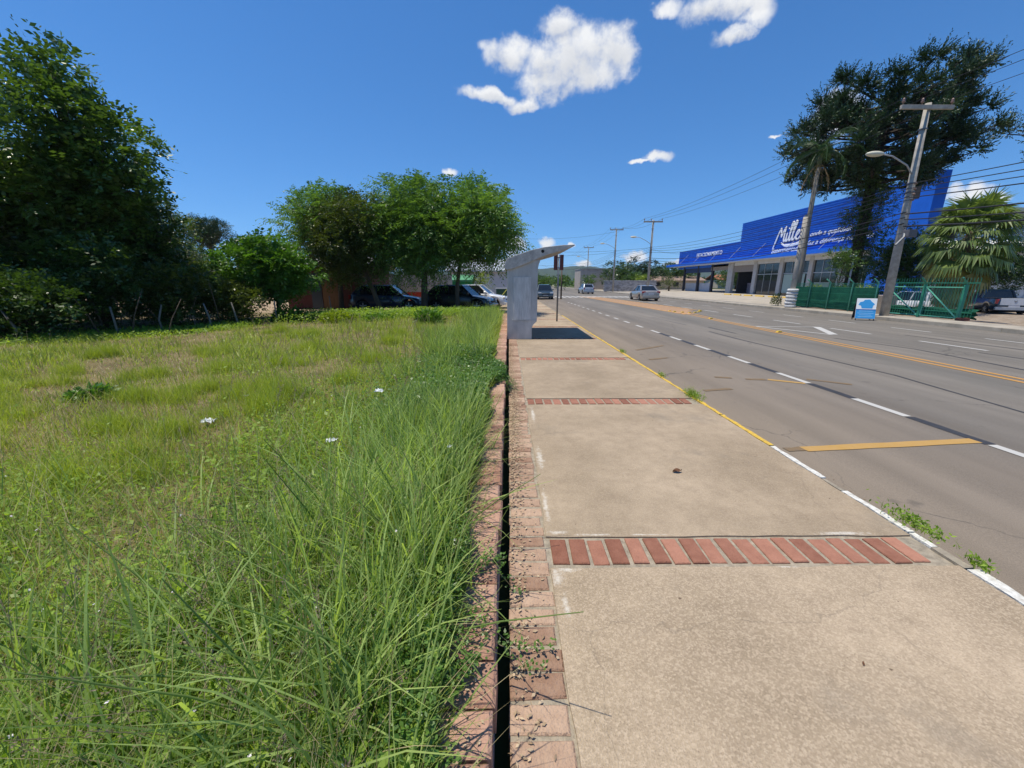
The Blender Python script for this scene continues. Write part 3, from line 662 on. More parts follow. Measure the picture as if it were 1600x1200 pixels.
# ------------------------------------------------------------------ cars
GLS = mat('car_glass', (.012,.015,.018), .08, .1, 3, spec=.7); TYR = mat('tyre', (.02,.02,.02), .85, .2, 20); RIM = mat('rim', (.42,.43,.45), .35, .1, 10, metal=.7)
TRIM = mat('black_trim', (.02,.02,.022), .6, .1); PLT = mat('plate', (.6,.6,.62), .6, .1); REDL = mat('tail_lens', (.35,.02,.02), .25, .1, 9, spec=.6); HEADL = mat('head_lens', (.55,.58,.6), .15, .1, 9, spec=.7)
def car(name, label, loc, rot, paint, L=4.2, Wd=1.72, H=1.46, shape='hatch', group=None):
    t = thing(name, label, 'car' if shape != 'pickup' else 'pickup truck', loc, rot, group)
    w = Wd/2; h = L/2; wf, wr = h*.64, -h*.62; rw = .31
    hb = .9 if H < 1.6 else 1.05
    def zd(y):   # deck (hood / belt / boot) height
        u = y/h
        if shape == 'sedan': pts = [(-1,.80),(-.97,.92),(-.9,.98),(-.6,.97),(0,.93),(.38,.92),(.45,.90),(.8,.76),(.95,.66),(1,.52)]
        elif shape == 'pickup': pts = [(-1,1.02),(-.95,1.04),(-.3,1.05),(.3,1.05),(.4,1.06),(.8,.98),(.95,.88),(1,.7)]
        else: pts = [(-1,.75),(-.97,.93),(-.9,.97),(-.5,.96),(0,.93),(.40,.91),(.5,.88),(.85,.76),(.96,.66),(1,.5)]
        return float(np.interp(u, [p[0] for p in pts], [p[1] for p in pts]))
    ys_ = sorted(set([-h, -h*.985, -h*.95, -h*.88] + [wr+d for d in (-.4,-.37,-.27,-.14,0,.14,.27,.37,.4)] + [-.3, 0, .3] + [wf+d for d in (-.4,-.37,-.27,-.14,0,.14,.27,.37,.4)] + [h*.93, h*.97, h]))
    c = MB(); ring = []
    for y in ys_:
        zb = .2
        for wy in (wf, wr):
            d = abs(y-wy)
            if d < .38: zb = max(zb, .31 + math.sqrt(max(0,.38**2-d*d)) - .02)
        u = abs(y)/h; ww = w*(1 - .16*max(0,(u-.8)/.2)**2); z1 = zd(y)
        if u > .96: zb = max(zb, .28)
        zb = min(zb, z1-.12)
        ring.append([(-ww*.97,y,zb),(-ww,y,zb+.3*(z1-zb)),(-ww,y,zb+.62*(z1-zb)),(-ww*.95,y,z1-.03),(-ww*.84,y,z1),(0,y,z1+.02),(ww*.84,y,z1),(ww*.95,y,z1-.03),(ww,y,zb+.62*(z1-zb)),(ww,y,zb+.3*(z1-zb)),(ww*.97,y,zb)])
    vs = [p for r_ in ring for p in r_]; k = 11
    fs = [(i*k+j, i*k+(j+1) % k, (i+1)*k+(j+1) % k, (i+1)*k+j) for i in range(len(ring)-1) for j in range(k)]
    fs += [tuple(range(k-1,-1,-1)), tuple(range((len(ring)-1)*k, len(ring)*k))]
    c.add(vs, fs); body = c.build('body', paint, t, smooth=False); 
    em = body.modifiers.new('b', 'BEVEL'); em.width = .012; em.segments = 2; em.angle_limit = R(35); body.data.polygons.foreach_set('use_smooth', [True]*len(body.data.polygons))
    es = body.modifiers.new('e', 'EDGE_SPLIT'); es.split_angle = R(40)
    # greenhouse
    if shape == 'sedan': g = (.43*h, .12*h, -.42*h, -.72*h)
    elif shape == 'pickup': g = (.36*h, .12*h, -.18*h, -.24*h)
    elif shape == 'hatch': g = (.48*h, .14*h, -.66*h, -.90*h)
    zr = H
    def gp(y, z, s): return (s*(w*.90 if z < zr-.2 else w*.70), y, z)
    B = [gp(g[0], zd(g[0])-.02, s) for s in (-1,1)]; Cc = [gp(g[1], zr-.03, s) for s in (-1,1)]
    Dd = [gp(g[2], zr-.05, s) for s in (-1,1)]; Ee = [gp(g[3], zd(g[3])-.02, s) for s in (-1,1)]
    c = MB(); V_ = [B[0],Cc[0],Dd[0],Ee[0],B[1],Cc[1],Dd[1],Ee[1]]
    c.add(V_, [(0,1,2,3)[::-1],(4,5,6,7),(0,4,5,1),(1,5,6,2),(2,6,7,3),(3,7,4,0)]); c.build('windows', GLS, t)
    c = MB(); q = .012
    rr = [(-w*.71, g[1]+.06, zr-.045),(-w*.71,g[2]-.04,zr-.065),(w*.71,g[2]-.04,zr-.065),(w*.71,g[1]+.06,zr-.045)]
    tp = [(-w*.6, g[1]-.04, zr-.005),(-w*.6,(g[1]+g[2])/2,zr+.012),(-w*.6,g[2]+.05,zr-.02),(w*.6,g[2]+.05,zr-.02),(w*.6,(g[1]+g[2])/2,zr+.012),(w*.6,g[1]-.04,zr-.005)]
    c.add(rr + tp, [(0,1,2,3),(0,4,5,6,1),(1,6,7,2),(2,7,8,9,3),(3,9,4,0),(4,9,8,5),(5,8,7,6)]); c.build('roof', paint, t, bevel=.01)
    for s in (-1, 1):
        i = 0 if s < 0 else 1
        for nm, a, b in (('pillar', B[i], Cc[i]), ('pillar', Ee[i], Dd[i])):
            c = MB(); c.tube([a, b], .045 if nm == 'pillar' and a is B[i] else .07, 6); c.build(nm, paint, t)
        ym = (g[1]+g[2])/2 + .05
        c = MB(); c.tube([(s*w*.9, ym, zd(ym)-.02), (s*w*.71, ym-.06, zr-.04)], .035, 6); c.build('pillar', paint if shape != 'sedan' else TRIM, t)
        if shape == 'hatch':
            c = MB(); c.add([(s*w*.905, g[3]+.02, zd(g[3])-.03), (s*w*.905, g[3]+.42, zd(0)-.0), (s*w*.715, g[2]+.12, zr-.05), (s*w*.715, g[2]-.02, zr-.06)], [(0,1,2,3)]); c.build('quarter_panel', paint, t)
        c = MB(); c.bbox(s*(w+.02)-.07, s*(w+.02)+.07, g[0]-.28, g[0]-.16, .92, 1.05, .02); c.build('mirror', paint, t)
        # lights
        c = MB(); x0, x1 = sorted((s*w*.52, s*w*.93)); c.bbox(x0, x1, h*.93, h*.985, .60 if shape != 'pickup' else .72, .73 if shape != 'pickup' else .88, .02); c.build('headlight', HEADL, t)
        x0, x1 = sorted((s*w*.60, s*w*.95))
        zt = .86
        if shape == 'hatch' or shape == 'pickup': x0, x1 = sorted((s*w*.76, s*w*.96))
        c = MB(); c.bbox(x0, x1, -h*.995-.005, -h*.955, zt-.16 if shape != 'sedan' else .74, .92 if shape != 'pickup' else 1.0, .01); c.build('taillight', REDL, t)
        c = MB(); c.box(s*w-.006*(s > 0)-.002, s*w+.006*(s < 0)+.002, -.12, .06, .78, .81); c.build('door_handle', TRIM, t)
    c = MB(); c.box(-.26,.26,-h-.012,-h+.02,.62 if shape != 'pickup' else .5,.74 if shape != 'pickup' else .62); c.build('licence_plate', PLT, t)
    c = MB(); c.box(-.24,.24,h-.03,h+.012,.36,.47); c.build('licence_plate', PLT, t)
    c = MB(); c.bbox(-w*.93,w*.93,-h-.05,-h+.1,.3,.5,.03); c.build('bumper', paint if shape != 'pickup' else RIM, t)
    c = MB(); c.bbox(-w*.92,w*.92,h-.12,h+.045,.24,.42,.03); c.build('bumper', paint, t)
    c = MB(); c.bbox(-w*.45,w*.45,h-.06,h+.012,.5,.6,.01); c.build('grille', TRIM, t)
    c = MB(); c.box(-w*.9,w*.9,-h*.93,h*.9,.22,.5); c.build('underbody', TRIM, t)
    for wy in (wf, wr):
        for s in (-1, 1):
            c = MB(); x = s*(w-.1)
            c.lathe([(rw*.6,-.1),(rw*.95,-.1),(rw,-.06),(rw,.06),(rw*.95,.1),(rw*.6,.1)], (x, wy, rw), 20, 'x'); wh = c.build('wheel', TYR, t)
            c = MB(); xo = x + s*.085
            c.lathe([(0,0),(rw*.62,0)], (xo, wy, rw), 20, 'x')
            for q in range(5):
                a = q*6.283/5; M = Matrix.Translation((xo+s*.012, wy, rw)) @ Matrix.Rotation(a, 4, 'X')
                c.box(-.01,.01,-.028,.028,.03,rw*.62,M)
            c.build('rim', RIM, wh)
    if shape == 'pickup':
        c = MB(); c.box(-w*.82,w*.82,-h*.93,-h*.3,1.045,1.06); c.build('bed_cover', TRIM, t)
        c = MB(); c.bbox(-w*.74,w*.74,-h*1.0-.02,-h*.98,.62,1.06,.01); tg = c.build('tailgate', mat('silver_gate', (.55,.57,.6), .35, .08, 5, coat=.5), t)
        c = MB(); c.tube([(-.07,-h-.03,.92),(0,-h-.03,.82),(.07,-h-.03,.92)], .012, 5); c.build('emblem', TRIM, tg)
    return t
def paintm(n, c, metal=.3): return mat(n, c, .32, .05, 6, metal=metal, coat=1.0, spec=.5)
car('parked_car', 'dark blue hatchback parked under the trees, left of the black car', (-6.9,22.9,.0), R(-88), paintm('blue_paint', (.012,.02,.05)), 4.0, shape='hatch', group='cars parked under the trees')
car('parked_car', 'black hatchback parked behind the thin tree trunk near the shelter', (-2.75,23.0,.0), R(-105), paintm('black_paint', (.008,.008,.011)), 3.9, shape='hatch', group='cars parked under the trees')
car('parked_car', 'white car mostly hidden behind the black hatchback near the shelter', (-2.1,25.9,.0), R(-100), paintm('white_paint_car', (.72,.73,.75), 0), 4.1, shape='hatch', group='cars parked under the trees')
car('driving_car', 'dark green grey car coming towards the camera beside the shelter', (3.85,43.5,-.15), R(180), paintm('dark_green_paint', (.03,.045,.05)), 4.2, 1.72, 1.5, shape='hatch')
car('driving_car', 'champagne silver sedan driving away on the far side of the orange hatching', (13.5,39.6,-.14), R(-2), paintm('champagne', (.36,.32,.28), .5), 4.55, 1.78, 1.46, shape='sedan')
car('driving_car', 'silver blue hatchback driving away over the zebra crossing', (12.1,62.5,-.14), R(4), paintm('silver_paint', (.38,.41,.45), .5), 3.9, 1.72, 1.5, shape='hatch')
car('parked_car', 'white hatchback parked behind the green gate', (26.6,25.9,-.47), R(6), paintm('white_paint_car', (.72,.73,.75), 0), 4.0, 1.72, 1.5, shape='hatch')
car('pickup_truck', 'dark blue pickup with silver tailgate parked right of the gate', (34.9,28.3,-.5), R(-28), paintm('navy_paint', (.01,.02,.04)), 5.2, 1.85, 1.62, shape='pickup')
# ------------------------------------------------------------------ supermarket
BLU = mat('blue_cladding', (.014,.115,.54), .5, .08, 1.5, spec=.3, col2=(.02,.145,.62)); BLU2 = mat('blue_panel', (.014,.14,.70), .45, .1, .7, spec=.3)
GRY = mat('grey_render', (.42,.42,.42), .85, .12, 2); GLD = mat('shop_glass', (.02,.028,.03), .06, .2, 1, spec=.9); GALM = mat('alu_frame', (.45,.46,.47), .4, .1, metal=.5)
WHT = mat('sign_white', (.85,.85,.83), .5, .03); DKM = mat('dark_interior', (.03,.03,.035), .8, .2); CANW = mat('canopy_under', (.55,.56,.58), .7, .08, 2)
FX = 34.8
t = thing('supermarket', 'long supermarket with a ribbed bright blue facade and white lettering', 'supermarket', (FX, 31, 0))
def loc(o): return o
def ribs(y0, y1, z0, z1, dz, name, x=FX, parent=t):
    c = MB(); n = int(round((z1-z0)/dz)); pts = []
    for i in range(n):
        z = z0 + i*dz
        pts += [(x, z), (x-.0, z+dz*.45), (x-.07, z+dz*.55), (x-.07, z+dz*.92)]
    pts += [(x, z1), (x+.3, z1), (x+.3, z0)]
    vs = [(px_, y0, pz) for px_, pz in pts] + [(px_, y1, pz) for px_, pz in pts]; k = len(pts)
    c.add([(a-FX, b-31, cc) for a, b, cc in vs], [(i, i+1, i+1+k, i+k) for i in range(k-1)] + [tuple(range(k)), tuple(range(2*k-1,k-1,-1))])
    return c.build(name, BLU, parent)
def bx(name, x0, x1, y0, y1, z0, z1, m, parent=t, bevel=0):
    c = MB(); c.box(x0-FX, x1-FX, y0-31, y1-31, z0, z1); return c.build(name, m, parent, bevel=bevel)
ribs(38.4, 61.3, 5.05, 10.05, .25, 'ribbed_fascia'); ribs(61.31, 82.6, 5.05, 7.45, .25, 'low_fascia')
bx('corner_block', FX-.45, FX+.35, 33.75, 38.38, -.8, 10.05, BLU2)
bx('corner_fin', FX-.8, FX+.2, 33.5, 33.73, 6.5, 10.2, BLU2)
bx('corner_window', FX-.462, FX-.452, 35.0, 35.6, 8.4, 9.4, DKM)
bx('canopy', FX-1.75, FX-.01, 38.4, 82.6, 4.62, 5.02, BLU2); bx('canopy_soffit', FX-1.7, FX-.02, 38.42, 82.5, 4.5, 4.615, CANW)
bx('canopy', FX-1.75, FX-.01, 82.61, 84.5, 4.62, 5.0, BLU2)
bx('lintel', FX-.05, FX+.25, 38.4, 62.0, 4.05, 4.5, CANW)
bx('roof_slab', FX+.35, FX+24, 38.4, 61.2, 8.0, 8.3, GRY); bx('roof_slab', FX+.35, FX+18, 61.25, 82.4, 5.6, 5.85, GRY)
bx('back_wall', FX+7, FX+7.2, 38.4, 57.8, 0-.1, 8, DKM)
for (y0, y1) in ((62.2,63.6),(56.2,57.0),(50.9,51.6),(45.9,46.5),(41.0,42.0)): bx('column', FX-.12, FX+.3, y0, y1, -.1, 4.5, GRY, bevel=.02)
for (y0, y1) in ((51.65,56.15),(46.55,50.85),(42.05,45.85),(38.6,40.95)):
    g_ = bx('shop_window', FX+.1, FX+.14, y0, y1, .05, 4.0, GLD)
    for k in range(1, 3): bx('mullion', FX+.06, FX+.095, y0+(y1-y0)*k/3-.03, y0+(y1-y0)*k/3+.03, .05, 4.0, GALM, g_)
    bx('transom', FX+.05, FX+.055+.035, y0, y1, 2.62, 2.70, GALM, g_)
bx('poster', FX+.02, FX+.05, 47.0, 50.6, .3, 2.55, mat('poster_pale', (.30,.40,.38), .6, .08, .8))
bx('poster', FX+.02, FX+.05, 43.2, 45.4, .3, 1.6, mat('poster_grey', (.25,.29,.29), .6, .08, .8))
bx('fridge_curtain', FX+1.2, FX+1.4, 58.0, 58.9, .2, 3.4, mat('curtain_green', (.12,.38,.30), .7, .2, 3))
bx('shelf', FX+2, FX+3, 59.4, 61.8, .0, 1.5, mat('shelf_goods', (.3,.25,.28), .7, .6, 4))
bx('door_header', FX+.02, FX+.2, 57.05, 62.15, 3.1, 4.04, mat('header_taupe', (.25,.22,.2), .8, .1))
bx('header', FX+.02, FX+.2, 63.65, 69.2, 3.5, 4.45, mat('header_taupe', (.25,.22,.2), .8, .1))
for y in (68.5, 73.6, 79.4): bx('carport_column', FX+.0, FX+.35, y, y+.45, -.1, 4.5, mat('dark_post', (.035,.04,.06), .6, .1))
for y in (68.5, 79.4): bx('carport_column', FX+11, FX+11.3, y, y+.4, -.1, 5.6, mat('dark_post', (.035,.04,.06), .6, .1))
bx('carport_beam', FX+.02, FX+.3, 63.7, 82.4, 4.1, 4.5, BLU2); bx('blue_band', FX+.03, FX+.2, 69.3, 79.0, 3.3, 4.09, mat('band_dark_blue', (.03,.06,.16), .7, .1))
bx('low_wall', FX+.4, FX+.55, 69.0, 79.3, -.05, 1.45, mat('pale_wall', (.45,.47,.52), .8, .08, 1)); bx('side_wall', FX+.5, FX+16, 61.4, 61.7, -.1, 5.6, DKM)
for k in range(7):
    y = 43.5 + k*5.8; zt = 6.7
    c = MB(); c.tube([(-1.65, y-31, 5.0), (-.12, y-31, zt)], .03, 6); c.build('stay_rod', GALM, t)
def text(s, size, y, z, name, ext=.02, shear=0., sx=1., bold=0., parent=t, x=-.12, rot=0., m=None):
    cu = bpy.data.curves.new(name, 'FONT'); cu.body = s; cu.size = size; cu.extrude = ext; cu.offset = bold; cu.shear = shear; cu.resolution_u = 3
    o = bpy.data.objects.new(name, cu); COL.objects.link(o)
    bpy.context.view_layer.update()
    me = bpy.data.meshes.new_from_object(o.evaluated_get(bpy.context.evaluated_depsgraph_get())); bpy.data.objects.remove(o)
    q = bpy.data.objects.new(name, me); COL.objects.link(q); me.materials.append(m or WHT)
    wd = max(v.co.x for v in me.vertices)
    M = Matrix(((0,0,-1,x),(-1,0,0,y-31),(0,1,0,z),(0,0,0,1))) @ Matrix.Rotation(rot, 4, 'Z') @ Matrix.Diagonal((sx,1,1,1))
    q.data.transform(M); q.parent = parent; q.data.update(); return q, wd*sx
def fit(s, y0, y1, z, h, name, **k):
    q, wd = text(s, h, 0, 0, name, **k); bpy.data.objects.remove(q)
    return text(s, h, y0, z, name, sx=(y0-y1)/wd, **k)[0]
fit('ESTACIONAMENTO', 74.8, 66.0, 6.0, .95, 'lettering', bold=.008)
fit('Supermercados', 53.6, 47.9, 5.28, .86, 'lettering', bold=.015, shear=.15)
fit('onde a qualidade', 47.2, 41.4, 6.7, .72, 'lettering', shear=.35, bold=.004)
fit('faz a diferença na conta', 47.4, 38.9, 5.78, .72, 'lettering', shear=.35, bold=.004)
# the big brush-script name, drawn as strokes
STK = [[(-.35,-.75),(-.05,-.1),(.45,1.2),(.85,2.0)], [(.85,2.0),(.95,1.3),(1.05,.7)], [(1.05,.7),(1.4,1.5),(1.75,2.1)], [(1.75,2.1),(1.62,1.2),(1.55,.35),(1.68,.1),(1.95,.35)],
       [(2.1,1.2),(2.0,.6),(2.0,.2),(2.15,.08),(2.4,.4)], [(2.3,1.7),(2.36,1.78)],
       [(2.4,.4),(2.85,1.6),(3.05,2.3),(2.9,2.5),(2.75,2.2),(2.6,1.2),(2.55,.3),(2.7,.08),(2.95,.4)], [(2.95,.4),(3.4,1.6),(3.6,2.35),(3.45,2.55),(3.3,2.25),(3.15,1.2),(3.1,.3),(3.25,.08),(3.5,.35)],
       [(3.5,.4),(3.95,.75),(4.2,1.1),(4.05,1.3),(3.8,1.0),(3.72,.5),(3.85,.12),(4.15,.15),(4.5,.6)], [(4.5,.6),(4.75,1.35),(4.85,1.1),(5.2,1.3),(5.4,1.15),(5.15,.7),(5.1,.2)],
       [(5.1,.15),(4.8,-.25),(4.1,-.55),(3.2,-.68),(2.2,-.6),(1.5,-.3),(1.2,-.05)], [(4.9,-.1),(4.0,-.42),(3.0,-.5),(2.0,-.42)]]
c = MB()
for s_ in STK:
    P = [Vector((0, -(x*.98), y*.88)) for x, y in s_]; Q = []
    for i in range(len(P)-1):
        p0 = P[max(0,i-1)]; p1 = P[i]; p2 = P[i+1]; p3 = P[min(len(P)-1,i+2)]
        for k in range(5):
            u = k/5; Q.append(.5*((2*p1)+(p2-p0)*u+(2*p0-5*p1+4*p2-p3)*u*u+(3*p1-p0-3*p2+p3)*u**3))
    Q.append(P[-1]); n_ = len(Q)
    for q in Q: q.x = 0
    M = Matrix.Translation((-.13, 53.1-31, 6.5)) @ Matrix.Diagonal((.35,1,1,1))
    c.tube(Q, [.135*(.75+.25*math.sin(3.14*i/(n_-1))) if n_ > 2 else .15 for i in range(n_)], 8, M=M)
c.build('lettering', WHT, t)
c = MB()
for P in ([(37.5,2.3),(36.9,2.9)], [(36.6,2.95),(36.5,2.2),(36.1,2.15)], [(36.0,2.6),(35.6,2.5)], [(34.9,2.6),(34.2,2.7)], [(34.2,2.7),(34.35,2.45),(35,2.35)]):
    c.tube([(-.47, y-31, z) for y, z in P], .03, 5)
c.build('faded_lettering', mat('faded_white', (.35,.4,.55), .7, .1), t)

# warehouse on the right
WW = mat('white_sheet_wall', (.52,.53,.55), .6, .12, 2, col2=(.62,.63,.65)); WR = mat('white_sheet_roof', (.72,.72,.70), .5, .1, 1)
t = thing('warehouse', 'white corrugated warehouse with a pale ribbed roof behind the fan palm', 'warehouse', (42,37,-.5))
c = MB(); k = 0; x = -4.0
while x < 26:
    c.box(x, x+.28, -.0, .05, 0, 5.2); c.box(x+.28, x+.5, .03, .05, 0, 5.2); x += .5
c.build('front_wall', WW, t)
c = MB(); c.box(-4, -3.9, .06, 22, 0, 5.2); c.add([(-4,.06,5.2),(-4,11,9.6),(-4,22,5.2)], [(0,1,2)]); c.build('side_wall', WW, t)
c = MB(); x = -4.6
while x < 26:
    for xa, xb, hh in ((x, x+.62, 0), (x+.62, x+.8, .12)):
        c.add([(xa,-.8,4.95+hh),(xb,-.8,4.95+hh),(xb,11,9.6+hh),(xa,11,9.6+hh)], [(0,1,2,3)])
        c.add([(xa,11,9.6+hh),(xb,11,9.6+hh),(xb,22.6,4.9+hh),(xa,22.6,4.9+hh)], [(0,1,2,3)])
    x += .8
c.box(-4.6,26,-.85,-.8,4.75,5.0)
c.build('roof', WR, t)

# ------------------------------------------------------------------ green fence, gate
GP = mat('green_paint', (.03,.23,.14), .5, .1, 6, spec=.4); GPL = mat('green_paint_pale', (.10,.38,.26), .5, .12, 6, spec=.4); NET = mat('green_net', (.006,.085,.045), .8, .3, 3, col2=(.008,.11,.06))
t = thing('fence', 'dark green netted fence with bent post tops left of the leaning grey pole', 'fence', (19.55,20.9,0))
ys_ = np.arange(0, 6.3, .05); zs = [.02,.1,.2,.3,.4,.5,.62,1.3]
c = MB(); vs = []
for z in zs:
    for y in ys_:
        a = .07*math.sin(z*26 + .8*math.sin(y*2.1)) * (1 if z < .6 else .1)
        vs.append((.06 + a + .01*math.sin(y*7), y, z + (.02*math.sin(y*3.3) if z < .6 else 0)))
k = len(ys_); c.add(vs, [(i*k+j, i*k+j+1, (i+1)*k+j+1, (i+1)*k+j) for i in range(len(zs)-1) for j in range(k-1)]); c.build('net', NET, t, smooth=True)
c = MB()
for y in np.arange(0, 6.3, .055): c.box(-.004,.004,y,y+.008,.05,1.55)
for z in (.1,.5,.95,1.3,1.54): c.box(-.008,-.001,0,6.3,z,z+.012)
c.build('wire_mesh', GP, t)
for y in (.05, 1.6, 3.2, 4.75, 6.25):
    c = MB(); c.tube([(-.03,y,-.02),(-.03,y,1.5),(-.03,y-.02,1.56),(-.38,y-.1,1.78)], .032, 8); c.build('post', GPL, t, smooth=True)
def gate_leaf(y0, y1):
    c = MB(); r_ = .028
    for a, b in (((0,y0,.08),(0,y1,.08)),((0,y0,1.38),(0,y1,1.38)),((0,y0,.08),(0,y0,1.38)),((0,y1,.08),(0,y1,1.38)),((0,y1,1.38),(0,y0,.08))): c.tube([a,b], r_, 6)
    c.build('leaf_frame', GPL, t)
    c = MB()
    for y in np.arange(y0+.03, y1, .12): c.box(-.004,.004,y,y+.008,.08,1.38)
    c.build('bars', GP, t)
t = thing('gate', 'double leaf green barred gate with diagonal braces right of the leaning pole', 'gate', (19.65,17.05,0), R(0))
gate_leaf(0, 1.55); gate_leaf(1.68, 3.5)
for y in (-.06, 1.615):
    c = MB(); c.box(-.05,.05,y-.05,y+.05,0,1.5); c.tube([(0,y,1.48),(-.02,y-.02,1.55),(-.4,y-.15,1.8)], .035, 8); c.build('gate_post', GP, t)
c = MB(); c.box(-.15,.3,-.3,-.12,-.02,.1); c.build('stop_block', mat('red_block', (.2,.06,.04), .9, .2), t)
t = thing('picket_fence', 'taller green picket fence visible above and behind the gate', 'fence', (20.6,17.3,-.05))
c = MB()
for y in np.arange(0, 4.2, .13): c.box(-.006,.006,y,y+.012,0,1.85)
c.build('pickets', GP, t); c = MB(); c.box(-.015,-.009,0,4.2,1.6,1.64); c.box(-.015,-.009,0,4.2,.3,.34); c.build('rail', GP, t)
c = MB(); vs = []
for z in zs[:7]:
    for y in ys_[:84]:
        vs.append((.12 + .1*math.sin(z*24 + math.sin(y*2.6)), y-.1, z*.75 + .03*math.sin(y*4)))
k = 84; c.add(vs, [(i*k+j, i*k+j+1, (i+1)*k+j+1, (i+1)*k+j) for i in range(6) for j in range(k-1)]); c.build('rolled_net', NET, t, smooth=True)

# A-frame sign
ABL = mat('sign_blue', (.05,.33,.68), .5, .08, 3); ABD = mat('sign_dark_blue', (.02,.12,.4), .5, .1, 3)
t = thing('sidewalk_sign', 'white and blue folding board with a house emblem standing by the far kerb', 'A-frame sign', (16.95,18.6,-.155), R(-26)); t.scale = (.84,.84,.9)
for s, nm in ((-1,'front_board'),(1,'rear_board')):
    M = Matrix.Translation((0, s*.28, .04)) @ Matrix.Rotation(R(s*13), 4, 'X')
    c = MB(); c.box(-.44,.44,-.015,.015,.06,1.12,M); b_ = c.build(nm, WHT if s < 0 else DKM, t)
    c = MB(); c.box(-.42,-.38,-.014,.014,-.03,.058,M); c.box(.38,.42,-.014,.014,-.03,.058,M); c.build('leg', DKM, b_)
    if s < 0:
        c = MB(); c.box(-.435,.435,-.020,-.016,.07,.52,M); c.build('lower_field', ABL, b_)
        c = MB(); e = [(-.36,.78),(-.3,.92),(-.16,.96),(-.1,1.04),(.12,1.06),(.2,.96),(.36,.82),(.3,.76),(.27,.6),(-.2,.6),(-.24,.74)]
        c.prism(e, -.022, -.017, M); c.build('house_emblem', ABL, b_)
        c = MB()
        for z, w_ in ((.44,.3),(.33,.36),(.24,.26),(.15,.32)): c.box(-w_,w_,-.024,-.021,z,z+.022,M)
        c.build('text_lines', mat('pale_blue', (.35,.62,.85), .5, .05), b_)
        c = MB(); c.box(-.435,.435,-.0225,-.0195,.5,.55,M); c.build('stripe', ABD, b_)

# stacked painted tyres round a short pole
t = thing('short_pole', 'short grey concrete pole rising from a stack of white tyres beside the palm', 'post', (18.35,25.6,0))
c = MB(); c.tube([(0,0,-.1),(0,0,5.5)], [.16,.12], 12); c.build('shaft', PC, t, smooth=True)
c = MB(); c.tube([(0,0,5.5),(0,0,5.62)], .07, 8); c.build('cap', GS, t)
PT = mat('painted_tyre', (.55,.55,.54), .7, .2, 9, col2=(.72,.72,.7))
names_ = ['lowest', 'second lowest', 'third from the bottom', 'third from the top', 'second highest', 'topmost']
for k in range(6):
    c = MB(); prf = [(.17,-.07),(.26,-.095),(.31,-.06),(.325,0),(.31,.06),(.26,.095),(.17,.07)]; c.lathe(prf, (0,0,0), 20)
    o = c.build('tyre', [PT], None, smooth=True); o.location = (18.35 + random.uniform(-.02,.02), 25.6 + random.uniform(-.02,.02), .1 + k*.2)
    tag(o, f'{names_[k]} white painted tyre in the stack around the short pole', 'tyre', 'white painted tyres')

# yellow wheel stops
ords = ['farthest', 'second farthest', 'third farthest', 'fourth farthest', 'second nearest', 'nearest']
for k, y in enumerate((53.5,51.2,48.9,46.6,44.2,41.8)):
    c = MB(); c.prism([(-.12,0),(.12,0),(.07,.14),(-.07,.14)], -.75, .75); o = c.build('wheel_stop', YEL, None, bevel=.01); o.location = (29.6, y, -.033)
    tag(o, f'{ords[k]} yellow wheel stop in front of the shop windows', 'wheel stop', 'yellow wheel stops')
# road studs
SB = mat('stud_body', (.62,.42,.05), .5, .1)
sp = [(10.2,23.0),(9.95,23.5),(9.9,24.1),(10.5,22.7),(10.9,22.9),(11.3,23.3),(11.7,23.9),(12.0,24.6)]
c = MB(); c.prism([(-.09,0),(.09,0),(.055,.05),(-.055,.05)], -.06, .06); proto = c.build('road_stud', SB, None, bevel=.006)
wds = ['leftmost', 'second from the left', 'third from the left', 'fourth', 'fifth', 'sixth', 'second from the right', 'rightmost']
for k, (x, y) in enumerate(sorted(sp)):
    o = proto if k == 0 else proto.copy()
    if k: COL.objects.link(o)
    o.location = (x, y, zroad(x)+.003); tag(o, f'{wds[k]} yellow stud around the nose of the orange hatching', 'road stud', 'yellow road studs')
for k, (x, y, w_) in enumerate(((9.6,13.7,'nearest'),(9.85,19.0,'middle'))):
    o = proto.copy(); COL.objects.link(o); o.location = (x, y, zroad(x)+.003); tag(o, f'{w_} yellow stud beside the double orange line', 'road stud', 'yellow road studs')

# block wall, grey house, far structures
BLK = mat('concrete_block', (.34,.33,.33), .9, .25, 6, .4, 20)
t = thing('block_wall', 'long unpainted grey concrete block wall on the far side of the road', 'wall', (17.5,73,-.05))
c = MB(); z = 0; row = 0
while z < 1.85:
    x = -.2*(row % 2)
    while x < 9.3:
        c.av = random.random(); c.bbox(x+.01, x+.39, -.09+random.uniform(-.01,.01), .07, z, z+.185, .012); x += .4
    z += .2; row += 1
c.build('blocks', mat('block_grey', (.26,.26,.27), .9, .3, 3, col2=(.45,.44,.44), attr=True), t)
c = MB(); c.box(0,9.2,-.07,.06,0,1.8); c.build('mortar_joint', MORT, t)
def house(name, label, loc_, sx, sy, h, wallm, roofm, rise=.8, flat=False, rz_=0, windows=(), over=.4):
    t = thing(name, label, 'house', loc_, rz_)
    c = MB(); c.box(0,sx,0,sy,0,h)
    w_ = c.build('wall', wallm, t)
    c = MB()
    if flat: c.box(-.1,sx+.1,-.1,sy+.1,h+.002,h+.15)
    else:
        c.prism([(0,0)], 0, 0) if False else None
        M = Matrix(((0,1,0,0),(1,0,0,0),(0,0,1,0),(0,0,0,1)))
        c.prism([(-over,h-.1),(sy/2,h+rise),(sy+over,h-.1),(sy+over,h+.02),(sy/2,h+rise+.14),(-over,h+.02)], -over, sx+over, M)
    c.build('roof', roofm, t)
    for (x0,x1,z0,z1,m) in windows:
        c = MB(); c.box(x0,x1,-.05,-.002,z0,z1); c.build('window', m, t)
    return t
